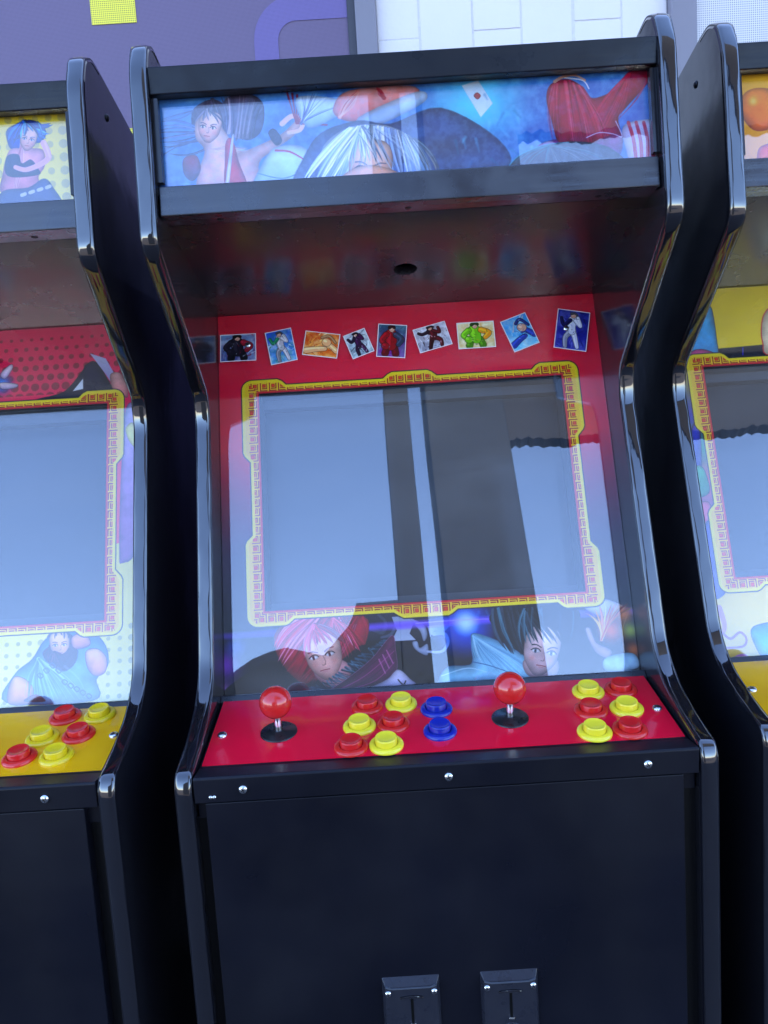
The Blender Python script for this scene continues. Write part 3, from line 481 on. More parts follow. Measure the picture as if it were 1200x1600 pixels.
  ('P',[(-244.6,7.2),(-239.8,16.9),(-223.2,18.8),(-221.0,-2.8),(-242.4,-2.9)],(206,30,30),(236,120,30),0.8,1,None,0.5,1),
 ],
}

class Paint:
    def __init__(s, x0, y0, x1, y1, res):     # millimetres, pixels per millimetre
        s.x0, s.y0, s.res = x0, y0, res
        s.W = int((x1-x0)*res); s.H = int((y1-y0)*res)
        s.a = np.zeros((s.H, s.W, 3)); s.ext = (x0, y0, x1, y1)
    def box(s, xs, ys, pad):
        a = max(0, int((min(xs)-pad-s.x0)*s.res)); b = min(s.W, int((max(xs)+pad-s.x0)*s.res)+2)
        c = max(0, int((min(ys)-pad-s.y0)*s.res)); d = min(s.H, int((max(ys)+pad-s.y0)*s.res)+2)
        if a >= b or c >= d: return None
        X, Y = np.meshgrid((np.arange(a, b)+.5)/s.res+s.x0, (np.arange(c, d)+.5)/s.res+s.y0)
        return a, b, c, d, X, Y
    def mix(s, bx, al, col):
        a, b, c, d = bx[:4]; al = al[..., None]
        s.a[c:d, a:b] = s.a[c:d, a:b]*(1-al)+np.asarray(col, float)*al
    @staticmethod
    def sdf(P, X, Y):
        ins = np.zeros(X.shape, bool); D = np.full(X.shape, 1e9); n = len(P)
        for i in range(n):
            (x1, y1), (x2, y2) = P[i], P[(i+1) % n]
            dx, dy = x2-x1, y2-y1; L = dx*dx+dy*dy+1e-12
            t = np.clip(((X-x1)*dx+(Y-y1)*dy)/L, 0, 1)
            D = np.minimum(D, (X-x1-t*dx)**2+(Y-y1-t*dy)**2)
            if y1 != y2: ins ^= ((y1 > Y) != (y2 > Y)) & (X < (x2-x1)*(Y-y1)/(y2-y1)+x1)
        D = np.sqrt(D); return np.where(ins, -D, D)
    @staticmethod
    def curve(P, closed, k=5):
        P = [np.array(p, float) for p in P]; n = len(P); out = []
        if n < 3: return [tuple(p) for p in P]
        for i in range(n if closed else n-1):
            g = (lambda j: P[j % n]) if closed else (lambda j: P[min(max(j, 0), n-1)])
            p0, p1, p2, p3 = g(i-1), g(i), g(i+1), g(i+2)
            for q in range(k):
                t = q/k
                out.append(tuple(.5*((2*p1)+(p2-p0)*t+(2*p0-5*p1+4*p2-p3)*t*t+(3*p1-p0-3*p2+p3)*t**3)))
        if not closed: out.append(tuple(P[-1]))
        return out
    def field(s, scale, seed):
        r = np.random.default_rng(seed); f = np.zeros((s.H, s.W)); am = 1; tot = 0; sc = scale*s.res
        for o in range(4):
            gh, gw = int(s.H/sc)+3, int(s.W/sc)+3
            g = r.random((gh, gw)); yy = np.arange(s.H)/sc; xx = np.arange(s.W)/sc
            yi = yy.astype(int); xi = xx.astype(int); fy = yy-yi; fx = xx-xi
            fy = (fy*fy*(3-2*fy))[:, None]; fx = (fx*fx*(3-2*fx))[None]
            v = (g[yi][:, xi]*(1-fy)+g[yi+1][:, xi]*fy)*(1-fx)+(g[yi][:, xi+1]*(1-fy)+g[yi+1][:, xi+1]*fy)*fx
            f += v*am; tot += am; am *= .55; sc = max(sc/2, 1.01)
        return f/tot
    def stroke(s, P, c, w0, w1, soft, al):
        xs = [p[0] for p in P]; ys = [p[1] for p in P]; bx = s.box(xs, ys, max(w0, w1)+soft)
        if not bx: return
        X, Y = bx[4:]; best = np.full(X.shape, 1e9); n = len(P)-1
        for i in range(n):
            (x1, y1), (x2, y2) = P[i], P[i+1]; dx, dy = x2-x1, y2-y1; L = dx*dx+dy*dy+1e-12
            t = np.clip(((X-x1)*dx+(Y-y1)*dy)/L, 0, 1)
            best = np.minimum(best, np.hypot(X-x1-t*dx, Y-y1-t*dy)-.5*(w0+(w1-w0)*(i+t)/n))
        s.mix(bx, al*np.clip(.5-best/soft, 0, 1), c)
    def run(s, ops):
        x0, y0, x1, y1 = s.ext; s.nf = s.field(16, 77)
        YY = ((np.arange(s.H)+.5)/s.res+y0); full = (0, s.W, 0, s.H)
        for op in ops:
            k = op[0]
            if k == 'P':
                _, P, c, c2, soft, al, line, lw, sm = op
                if sm: P = s.curve(P, True)
                bx = s.box([p[0] for p in P], [p[1] for p in P], soft+lw)
                if not bx: continue
                X, Y = bx[4:]; d = s.sdf(P, X, Y); a = al*np.clip(.5-d/soft, 0, 1)
                if c2 is not None:
                    ys = [p[1] for p in P]; t = np.clip((max(ys)-Y)/(max(ys)-min(ys)+1e-6), 0, 1)[..., None]
                    col = np.array(c)*(1-t)+np.array(c2)*t
                else: col = c
                if sm:
                    fd = s.nf[bx[2]:bx[3], bx[0]:bx[1]]; sz = min(max(q[0] for q in P)-min(q[0] for q in P), max(q[1] for q in P)-min(q[1] for q in P))
                    sh = 1.10-.42*np.exp(np.minimum(d, 0)/(sz*.09+.6))+(fd-.5)*.35
                    col = np.clip(np.broadcast_to(np.array(col, float), X.shape+(3,))*sh[..., None], 0, 255)
                s.mix(bx, a, col)
                if line is not None: s.mix(bx, np.clip(.5-(np.abs(d)-lw/2)/.5, 0, 1)*.9, line)
            elif k == 'S':
                _, P, c, w0, w1, soft, al = op; s.stroke(s.curve(P, False), c, w0, w1, soft, al)
            elif k == 'G':
                _, p, r, c, al, sx, pw = op; bx = s.box([p[0]-r*max(sx, 1), p[0]+r*max(sx, 1)], [p[1]-r, p[1]+r], 0)
                if not bx: continue
                d = np.clip(1-np.sqrt(((bx[4]-p[0])/max(sx, 1)*1.0)**2+((bx[5]-p[1])*(sx if sx > 1 else 1))**2)/r, 0, 1)
                s.mix(bx, al*(d*d*(3-2*d))**(pw*.7), c)
            elif k == 'H':
                _, A, B, n, cols, wd, al, bend, seed = op; r = random.Random(seed)
                A = s.curve(A, False, 8); B = s.curve(B, False, 8)
                for i in range(n):
                    t = r.random(); ta = min(1, max(0, t+r.uniform(-.08, .08)))
                    p = A[int(ta*(len(A)-1))]; q = B[int(t*(len(B)-1))]
                    p = (p[0]+r.uniform(-1, 1), p[1]+r.uniform(-1, 1)); q = (q[0]+r.uniform(-2, 2), q[1]+r.uniform(-2, 2))
                    nx, ny = -(q[1]-p[1]), q[0]-p[0]; L = math.hypot(nx, ny)+1e-6
                    bd = bend*(t-.5)*1.6+r.uniform(-.8, .8); mid = ((p[0]+q[0])/2+nx/L*bd, (p[1]+q[1])/2+ny/L*bd)
                    s.stroke(s.curve([p, mid, q], False, 4), r.choice(cols), wd*r.uniform(.6, 1.9), .2, .5, min(1, al*1.25)*r.uniform(.6, 1))
            elif k == 'L':          # overlapping tapered locks
                _, A, B, n, cols, wd, bend, seed = op; r = random.Random(seed)
                A = s.curve(A, False, 8); B = s.curve(B, False, 8); order = list(range(n)); r.shuffle(order)
                for i in order:
                    t = (i+r.uniform(-.3, .3))/max(1, n-1); t = min(1, max(0, t))
                    p = A[int(t*(len(A)-1))]; q = B[int(t*(len(B)-1))]; q = (q[0]+r.uniform(-3, 3), q[1]+r.uniform(-3, 3))
                    dx, dy = q[0]-p[0], q[1]-p[1]; Ln = math.hypot(dx, dy)+1e-6; nx, ny = -dy/Ln, dx/Ln
                    bd = bend*(t-.5)*2+r.uniform(-1.5, 1.5); w0 = wd*r.uniform(.6, 1.25); Lf, Rt, Md = [], [], []
                    for j in range(9):
                        u = j/8; cx = p[0]+dx*u+nx*bd*4*u*(1-u); cy = p[1]+dy*u+ny*bd*4*u*(1-u)
                        ww = w0*(.55+.9*u)*(1-u)**.7*.9+.05; Lf.append((cx+nx*ww, cy+ny*ww)); Rt.append((cx-nx*ww, cy-ny*ww)); Md.append((cx+nx*ww*.25, cy+ny*ww*.25))
                    P = Lf+Rt[::-1]; bx = s.box([a[0] for a in P], [a[1] for a in P], 1)
                    if not bx: continue
                    X, Y = bx[4:]; d = s.sdf(P, X, Y); base = np.array(r.choice(cols), float)
                    side = np.clip(.5+((X-p[0])*nx+(Y-p[1])*ny-bd*2)/(w0*2.2), 0, 1)[..., None]
                    col = np.clip(base*(.62+.62*side)+18*side, 0, 255)
                    s.mix(bx, np.clip(.5-d/.5, 0, 1)*.96, col)
                    s.mix(bx, np.clip(.5-(np.abs(d)-.12)/.4, 0, 1)*.5, base*.38)
                    s.stroke(Md[1:7], tuple(np.clip(base*1.35+40, 0, 255)), .9, .2, .7, .5)
                    s.stroke([(a[0]*.4+b[0]*.6, a[1]*.4+b[1]*.6) for a, b in zip(Md[1:8], Rt[1:8])], tuple(base*.5), .5, .2, .5, .5)
            elif k == 'N':
                _, c, al, sc, seed = op; f = np.clip((s.field(sc, seed)-.38)*3.2, 0, 1); s.mix(full, al*f, c)
            elif k == 'B':
                _, c0, c1, c2 = op; t = ((YY-y0)/(y1-y0))[:, None, None]; s.a[:] = np.array(c0)*t+np.array(c1)*(1-t)
            elif k == 'R':
                _, c0, c1, a, b = op; s.a[:] = c0
                if c0 != c1: s.a[:] = np.array(c1)+(np.array(c0)-np.array(c1))*((YY-y0)/(y1-y0))[:, None, None]
            elif k == 'V':
                _, a, b, st = op
                t = (YY-a)/(b-a); sel = (t >= 0) & (t <= 1); xs = [q[0] for q in st]
                col = np.stack([np.interp(t, xs, [q[1][j] for q in st]) for j in range(3)], 1)[:, None]
                s.a[sel] = np.broadcast_to(col, s.a.shape)[sel]
            elif k == 'Q':
                _, (a, b, c_, d), c = op; sel = (YY >= b) & (YY <= d); s.a[sel] = c
            elif k == 'D':
                _, kind, (a, b, c_, d), c, pit, rad, _x = op; bx = s.box([a, c_], [b, d], 0)
                if not bx: continue
                X, Y = bx[4:]; u = X/pit; v = Y/pit; iy = np.floor(v)
                fx = u+.5*(iy % 2)*(kind == 'dots'); fx = fx-np.floor(fx)-.5; fy = v-iy-.5
                rr = rad*(1-.7*(Y-b)/(d-b)) if kind == 'dots' else rad*(.75+.25*np.sin(X*.05))
                s.mix(bx, .85*np.clip(.5-(np.hypot(fx, fy)*pit-rr)/.5, 0, 1), c)
    def frame(s):
        """yellow meander border round the screen opening"""
        x0, x1, b0, b1 = OPEN; P = frame_outline()
        bx = s.box([p[0] for p in P], [p[1] for p in P], 4); X, Y = bx[4:]
        d = s.sdf(P, X, Y); al = lambda q: np.clip(.5-q/.5, 0, 1)
        s.mix(bx, al(d-1.3), (22, 22, 44)); s.mix(bx, al(d), (250, 222, 22))
        ins = al(d+4.2); gold = (252, 206, 20); dark = (150, 22, 26); mid = (236, 84, 34)
        # distance outwards from the opening on each side; the pattern runs along it
        o = 3.4; pit = 12.8
        L = x0-X; Rr = X-x1; T = Y-b1; Bt = b0-Y
        for (dist, along) in ((L, Y-b0), (Rr, b1-Y), (T, X-x0), (Bt, x1-X)):
            m_ = (dist > o) & (dist < o+17)
            side = m_ & (dist >= np.maximum(np.maximum(L, Rr), np.maximum(T, Bt))-1e-6)
            u = along/pit; u = (u-np.floor(u))*pit; v = dist-o
            cell = np.zeros(X.shape+(3,)); cell[:] = gold
            q = lambda a, b, c, d_: (u > a) & (u < b) & (v > c) & (v < d_)
            cell[q(1.0, 2.4, .3, 12.2) | q(1.0, 11.6, .3, 1.7)] = dark
            cell[q(3.9, 11.4, 3.4, 4.6) | q(10.2, 11.4, 3.4, 11.4)] = dark
            cell[q(4.2, 9.4, 5.4, 10.8)] = (196, 40, 28)
            cell[q(5.2, 8.6, 6.3, 9.9)] = mid
            a = (ins*side)[..., None]; A_, B_, C_, D_ = bx[:4]
            s.a[C_:D_, A_:B_] = s.a[C_:D_, A_:B_]*(1-a)+cell*a
        inn = np.maximum(np.maximum(L, Rr), np.maximum(T, Bt))
        s.mix(bx, al(inn-3.2), (214, 22, 52)); s.mix(bx, al(inn-.5), (40, 20, 30))
    def image(s, name):
        im = bpy.data.images.new(name, s.W, s.H); px = np.ones((s.H, s.W, 4), np.float32)
        px[..., :3] = np.clip(((s.a-128)*1.16+120)/255, .02, 1); im.pixels.foreach_set(px.ravel()); im.update(); im.pack(); return im
OPEN = (-213.5, 211, 107.5, 411)
def frame_outline():
    x0, x1, b0, b1 = OPEN; W, N = 24.5, 14.5
    def rnd(cx, cy, r, a0, a1): return [(cx+r*math.cos(R(a0+(a1-a0)*i/6)), cy+r*math.sin(R(a0+(a1-a0)*i/6))) for i in range(7)]
    P = []
    # counter-clockwise, starting bottom left corner
    P += rnd(x0-W+14, b0-W+4+14, 14, 180, 270)
    P += [(x0+26, b0-W+4), (x0+31, b0-W+6), (x0+38, b0-N+2), (-44, b0-N+2), (-37, b0-W+7), (-31, b0-W+4), (28, b0-W+4), (34, b0-W+7), (41, b0-N+2), (x1-38, b0-N+2), (x1-31, b0-W+6), (x1-26, b0-W+4)]
    P += rnd(x1+W-14, b0-W+4+14, 14, 270, 360)
    P += [(x1+W, 160), (x1+W-2, 165), (x1+N, 174), (x1+N, 322), (x1+W-2, 331), (x1+W, 336)]
    P += rnd(x1+W-14, b1+W-4-14, 14, 0, 90)
    P += [(x1-28, b1+W-4), (x1-34, b1+W-7), (x1-40, b1+N-3), (37, b1+N-3), (30, b1+W-7), (24, b1+W-4), (-26, b1+W-4), (-32, b1+W-7), (-39, b1+N-3), (x0+38, b1+N-3), (x0+32, b1+W-7), (x0+26, b1+W-4)]
    P += rnd(x0-W+14, b1+W-4-14, 14, 90, 180)
    P += [(x0-W, 326), (x0-W+2, 321), (x0-N, 312), (x0-N, 210), (x0-W+2, 202), (x0-W, 197)]
    return P
def print_mat(name, im, rough=.35, coat=0.0):
    ma = bpy.data.materials.new(name); ma.use_nodes = True; n = ma.node_tree; b = n.nodes['Principled BSDF']
    t = n.nodes.new('ShaderNodeTexImage'); t.image = im; t.interpolation = 'Cubic'; t.extension = 'EXTEND'
    # fine printing grain
    tc = n.nodes.new('ShaderNodeTexCoord'); ns = n.nodes.new('ShaderNodeTexNoise'); ns.inputs['Scale'].default_value = 260; ns.inputs['Detail'].default_value = 3
    n.links.new(tc.outputs['Object'], ns.inputs['Vector'])
    mr = n.nodes.new('ShaderNodeMapRange'); mr.inputs['To Min'].default_value = .96; mr.inputs['To Max'].default_value = 1.03
    n.links.new(ns.outputs['Fac'], mr.inputs['Value'])
    mx = n.nodes.new('ShaderNodeMix'); mx.data_type = 'RGBA'; mx.blend_type = 'MULTIPLY'; mx.inputs[0].default_value = 1
    n.links.new(t.outputs[0], mx.inputs[6]); n.links.new(mr.outputs[0], mx.inputs[7]); n.links.new(mx.outputs[2], b.inputs['Base Color'])
    b.inputs['Roughness'].default_value = rough; b.inputs['Coat Weight'].default_value = coat; b.inputs['Coat Roughness'].default_value = .04
    return ma

# ------------------------------------------------------------------ materials
M = {}
M['side'] = mat('black_lacquer_side', (.012, .012, .016), .16, .5, bump=(9, .0012, 3), rvar=(6, .10, .26))
M['trim'] = mat('black_edge_lacquer', (.006, .006, .009), .08, .5, ior=1.5, bump=(26, .0016, 1.5, (1, .35, .35)), coat=1, coat_rough=.02, coat_ior=1.75)
M['rail'] = mat('brushed_black_paint', (.014, .016, .024), .24, 1.0, bump=(60, .0006, 5, (.06, 1, 1)), rvar=(25, .2, .42))
M['toprail'] = mat('dimmed_rail_paint', (.006, .007, .012), .3, .25, bump=(60, .0006, 5, (.06, 1, 1)), rvar=(25, .24, .45))  # rail paint darkened and dulled, standing in for a weaker sky reflection
M['ceiling'] = mat('satin_black_board', (.022, .02, .028), .24, .8, ior=1.6, bump=(5, .0004, 3), rvar=(12, .18, .34))
M['front'] = mat('black_front_paint', (.0045, .005, .0095), .42, .24, bump=(300, .00006, 2), var=(5, .5), rvar=(7, .26, .55))
M['gap'] = mat('dark_inner_board', (.004, .004, .005), .5, .3)
M['screw'] = mat('zinc_plated_steel', (.72, .74, .76), .22, .5, 1, bump=(900, .0001, 2))
M['darkscrew'] = mat('blackened_steel', (.03, .03, .035), .35, .5, .6)
M['chrome'] = mat('polished_steel', (.78, .78, .8), .12, .5, 1)
M['lampblack'] = mat('recess_black', (.002, .002, .002), .8, .1)
M['inner'] = mat('inner_bezel_board', (.06, .075, .10), .3, .5, bump=(80, .0004, 4, (.1, 1, 1)))  # board colour lightened bluish to stand for sky glare over it
M['monitor'] = mat('sky_haze_screen_glass', (.045, .058, .078), .08, .4, ior=1.45, bump=(2, .0003, 1), var=(4, .3))  # bluish base brightened to stand in for reflected sky, with random mottling
M['coin'] = mat('black_coin_plate', (.018, .019, .027), .3, .4, bump=(200, .0003, 3), rvar=(60, .2, .45))
M['edgeglint'] = mat('edge_glint_metal', (.16, .18, .22), .3, .5, .6)  # pale grey stands for the glint on the coin plate edges
M['washer'] = mat('black_dust_washer', (.012, .012, .013), .3, .5, rvar=(80, .22, .42))
for k, c in {'red': (.62, .012, .014), 'yellow': (.86, .70, .03), 'gold': (.78, .56, .01), 'blue': (.008, .02, .30), 'rimred': (.66, .02, .014), 'rimyellow': (.88, .73, .03)}.items():
    M[k] = mat(k+'_button_plastic', c, .24, .5, coat=.3, coat_rough=.08, bump=(250, .00008, 2))
M['ball'] = mat('red_ball_plastic', (.62, .016, .014), .2, .5, coat=.6, coat_rough=.08)
M['redpanel'] = mat('red_control_overlay', lin((236, 14, 50)), .14, .5, coat=.7, coat_rough=.06, bump=(40, .0002, 2), var=(7, .10), rvar=(12, .1, .24))
M['yellowpanel'] = mat('amber_control_overlay', lin((246, 176, 0)), .14, .5, coat=.7, coat_rough=.06, bump=(40, .0002, 2), var=(9, .16), rvar=(12, .1, .24))
def glass_mat(name, tint, boost, bump):
    ma = bpy.data.materials.new(name); ma.use_nodes = True; n = ma.node_tree; n.nodes.clear()
    o = n.nodes.new('ShaderNodeOutputMaterial'); tr = n.nodes.new('ShaderNodeBsdfTransparent'); tr.inputs[0].default_value = (*tint, 1)
    g = n.nodes.new('ShaderNodeBsdfGlossy'); g.inputs['Roughness'].default_value = .012
    ge = n.nodes.new('ShaderNodeNewGeometry'); dt = n.nodes.new('ShaderNodeVectorMath'); dt.operation = 'DOT_PRODUCT'
    def mth(op, a, b_):
        q = n.nodes.new('ShaderNodeMath'); q.operation = op
        for i, v in enumerate((a, b_)):
            if v is None: continue
            if isinstance(v, (int, float)): q.inputs[i].default_value = v
            else: n.links.new(v, q.inputs[i])
        return q.outputs[0]
    # same reflectance from either side (a thin sheet): Schlick
    n.links.new(ge.outputs['Incoming'], dt.inputs[0])
    c_ = mth('ABSOLUTE', dt.outputs['Value'], None)
    fres = mth('ADD', mth('MULTIPLY', mth('POWER', mth('SUBTRACT', 1.0, c_), 5.0), 1-boost), boost)
    mx = n.nodes.new('ShaderNodeMixShader')
    tc = n.nodes.new('ShaderNodeTexCoord'); ns = n.nodes.new('ShaderNodeTexNoise'); ns.inputs['Scale'].default_value = bump[0]; ns.inputs['Detail'].default_value = 1
    bp = n.nodes.new('ShaderNodeBump'); bp.inputs['Distance'].default_value = bump[1]; bp.inputs['Strength'].default_value = 1
    n.links.new(tc.outputs['Object'], ns.inputs['Vector']); n.links.new(ns.outputs['Fac'], bp.inputs['Height'])
    n.links.new(bp.outputs[0], g.inputs['Normal']); n.links.new(bp.outputs[0], dt.inputs[1])
    n.links.new(fres, mx.inputs[0]); n.links.new(tr.outputs[0], mx.inputs[1]); n.links.new(g.outputs[0], mx.inputs[2])
    # thin film of dust and wipe marks
    df = n.nodes.new('ShaderNodeBsdfDiffuse'); df.inputs[0].default_value = (.5, .52, .55, 1)
    n2 = n.nodes.new('ShaderNodeTexNoise'); n2.inputs['Scale'].default_value = 7; n2.inputs['Detail'].default_value = 8; n2.inputs['Distortion'].default_value = 1.5
    mp = n.nodes.new('ShaderNodeMapping'); mp.inputs['Scale'].default_value = (.35, 1, 1.2); mp.inputs['Rotation'].default_value = (0, .35, 0)
    n.links.new(tc.outputs['Object'], mp.inputs[0]); n.links.new(mp.outputs[0], n2.inputs['Vector'])
    mr = n.nodes.new('ShaderNodeMapRange'); mr.inputs['From Min'].default_value = .45; mr.inputs['From Max'].default_value = .75; mr.inputs['To Max'].default_value = .035
    n.links.new(n2.outputs['Fac'], mr.inputs['Value']); m3 = n.nodes.new('ShaderNodeMixShader')
    n.links.new(mr.outputs[0], m3.inputs[0]); n.links.new(mx.outputs[0], m3.inputs[1]); n.links.new(df.outputs[0], m3.inputs[2])
    n.links.new(m3.outputs[0], o.inputs[0]); return ma
M['acrylic'] = glass_mat('clear_acrylic_sheet', (.985, .99, .995), .12, (3, .0006))

# ------------------------------------------------------------------ cabinet profile (y, z), front is -y
def fillet(pts, rads, n=6):
    out = []; k = len(pts)
    for i, (p, r) in enumerate(zip(pts, rads)):
        if not r: out.append(p); continue
        a = Vector(pts[i-1])-Vector(p); b = Vector(pts[(i+1) % k])-Vector(p); a.normalize(); b.normalize()
        A = Vector(p)+a*r; B = Vector(p)+b*r
        for j in range(n+1):
            t = j/n; out.append(tuple((1-t)**2*A+2*t*(1-t)*Vector(p)+t*t*B))
    return out
FRONT = [(0, 0), (-.001, .84), (.006, .8545), (.055, .867), (.104, .886), (.1375, .916), (.2415, 1.228), (.2395, 1.262), (.0665, 1.412), (.0830, 1.594), (.097, 1.624), (.118, 1.634), (.137, 1.631)]
FR = [0, .008, .007, .014, .02, .022, .014, .014, .016, .016, .008, .008, .006]
BACK = [(.60, 1.515), (.60, 0)]
OUTL = fillet(FRONT+BACK, FR+[0, 0])
NFR = len(OUTL)-2
T0, T1 = .27, .288     # inner, outer faces
BBp, BTp = Vector((0, .187, .872)), Vector((0, .354, 1.377))
CFp, CBp = Vector((0, .031, .849)), Vector((0, .163, .873))
RTp, MTp = Vector((0, .090, 1.476)), Vector((0, .101, 1.573))
def plane_frame(A, B):
    u = (B-A).normalized(); n = Vector((0, -u.z, u.y)); return A, u, n
def P3(fr, x, s, off=0): A, u, n = fr; return Vector((x, 0, 0))+A+u*s+n*off
BEZ, CON, MAR = plane_frame(BBp, BTp), plane_frame(CFp, CBp), plane_frame(RTp, MTp)
def frame_matrix(fr, x, s, off=0):
    A, u, n = fr; mm = Matrix((Vector((1, 0, 0)), u, n)).transposed().to_4x4(); mm.translation = P3(fr, x, s, off); return mm
def slab(fr, x0, x1, s0, s1, o0, o1):
    mb = MB(); vs = [P3(fr, x, s, o) for x in (x0, x1) for s in (s0, s1) for o in (o0, o1)]
    mb.add(vs, [(0, 1, 3, 2), (4, 6, 7, 5), (0, 4, 5, 1), (2, 3, 7, 6), (0, 2, 6, 4), (1, 5, 7, 3)]); return mb
def uv_front(o, fr, ext):
    """map a printed sheet: metres in its own plane to the 0..1 of its artwork"""
    me = o.data; uv = me.uv_layers.new(name='uv'); A, u, n = fr
    for lp in me.loops:
        v = me.vertices[lp.vertex_index].co; uv.data[lp.index].uv = ((v.x*1000-ext[0])/(ext[2]-ext[0]), ((v-A).dot(u)*1000-ext[1])/(ext[3]-ext[1]))
def ring_slab(fr, O, I, o0, o1):
    """rectangular sheet with a rectangular hole"""
    mb = MB(); vs = []
    for o in (o0, o1):
        for (x0, x1, s0, s1) in (O, I):
            vs += [P3(fr, x0, s0, o), P3(fr, x1, s0, o), P3(fr, x1, s1, o), P3(fr, x0, s1, o)]
    fs = []
    for i in range(4):
        j = (i+1) % 4
        fs += [(i, j, 4+j, 4+i), (8+i, 12+i, 12+j, 8+j), (i, 8+i, 8+j, j), (4+i, 4+j, 12+j, 12+i)]
    mb.add(vs, fs); return mb
def edge_trim(x0, x1, seed):
    """glossy lacquered front edge with a slightly wavering bead"""
    r = random.Random(seed); pts = OUTL[:NFR]; dense = []
    for i in range(len(pts)-1):
        a, b = Vector(pts[i]), Vector(pts[i+1]); k = max(1, int((b-a).length/.006))
        for q in range(k): dense.append(a+(b-a)*q/k)
    dense.append(Vector(pts[-1])); n = len(dense)
    ph = [r.uniform(0, 6.28) for _ in range(8)]; L = 0; rows = []
    for i, p in enumerate(dense):
        t = (dense[min(i+1, n-1)]-dense[max(i-1, 0)]).normalized(); nn = Vector((-t.y, t.x))
        if nn.x > 0 and i < 5: nn = -nn
        if i: L += (p-dense[i-1]).length
        wob = lambda a: .0011*math.sin(L*37+ph[a])+.0008*math.sin(L*83+ph[a+1])+.0005*math.sin(L*171+ph[a+2])
        e = .0009
        X = [x0-.0006, x0+.0006, x0+.0026+wob(0)*.7, x0+.0042+wob(0), (x0+x1)/2, x1-.0042-wob(3), x1-.0026-wob(3)*.7, x1-.0006, x1+.0006]
        O = [-.004, .0001, e*1.25, e*1.6, e*1.62, e*1.6, e*1.25, .0001, -.004]
        rows.append([(x, p.x+nn.x*o, p.y+nn.y*o) for x, o in zip(X, O)])
    vs = [v for row in rows for v in row]; fs = [(i*9+j, i*9+j+1, (i+1)*9+j+1, (i+1)*9+j) for i in range(n-1) for j in range(8)]
    mb = MB(); mb.add(vs, fs, 0, True); return mb

def screw_mesh(mb, Mx, r=.0045, h=.0026):
    mb.lathe([(r*1.02, 0), (r, h*.35), (r*.85, h*.7), (r*.55, h*.92), (r*.2, h), (0.00001, h)], Mx, 24)
    for a in (0, 90):
        q = Mx @ Matrix.Rotation(R(a+25), 4, 'Z'); vs = [q @ Vector((x, y, z)) for x in (-r*.5, r*.5) for y in (-r*.09, r*.09) for z in (h*.9, h*1.04)]
        mb.add(vs, [(0, 1, 3, 2), (4, 6, 7, 5), (0, 4, 5, 1), (2, 3, 7, 6), (0, 2, 6, 4), (1, 5, 7, 3)], 1)
def screw(root, Mx, mats=None, r=.0045, h=.0026, name='screw'):
    mb = MB(); screw_mesh(mb, Mx, r, h); return mb.build(name, mats or [M['screw'], M['gap']], root, recalc=True)
FRONT_ROT = Matrix(((1, 0, 0, 0), (0, 0, -1, 0), (0, 1, 0, 0), (0, 0, 0, 1)))   # local +z looks to -y
def front_at(x, y, z): return Matrix.Translation((x, y, z)) @ FRONT_ROT

def button(root, x, s, col, label):
    Mx = frame_matrix(CON, x, s, .0018)
    mb = MB(); mb.lathe([(.0193, 0), (.0195, .0012), (.0190, .0026), (.0178, .0036), (.0160, .0042), (.0136, .0045), (.0131, .0040), (.0131, .0015)], Mx, 56)
    o = mb.build('push_button', M['rim'+col] if 'rim'+col in M else M[col], root)
    if label: o['label'] = label
    mb = MB(); mb.lathe([(.0124, .0010), (.0124, .0104), (.0121, .0112), (.0113, .0117), (.0106, .0116), (.0098, .0111), (.006, .0107), (.00001, .0106)], Mx, 56)
    mb.build('plunger', M[col], o)
def joystick(root, x, s):
    Mx = frame_matrix(CON, x, s, .0018)
    j = MB(); j.lathe([(.0215, 0), (.0215, .0008), (.0205, .0016), (.0075, .0019), (.0060, .0032), (.0052, .0034)], Mx, 56)
    w_ = j.build('joystick', M['washer'], root)
    k = MB(); k.lathe([(.0040, .001), (.0040, .028), (.0034, .029), (.0034, .03)], Mx, 24); k.build('shaft', M['chrome'], w_)
    b = MB(); r = .0188; c = .0395
    prof = [(.005, c-r*.97)]+[(r*math.cos(R(a)), c+r*math.sin(R(a))) for a in range(-72, -1, 6)]+[(r*1.003, c-.0004), (r*1.003, c+.0004)]+[(r*math.cos(R(a)), c+r*math.sin(R(a))) for a in range(4, 90, 6)]+[(.00001, c+r)]
    b.lathe(prof, Mx, 56); b.build('ball_top', M['ball'], w_)

def art_sheet(key, ext, res, framed):
    p = Paint(*ext, res); p.run(ART[key])
    if framed: p.frame()
    return print_mat(key+'_print', p.image(key+'_artwork'))
EXT_B = (-270, 0, 270, 532); EXT_M = (-270, -2, 270, 100)

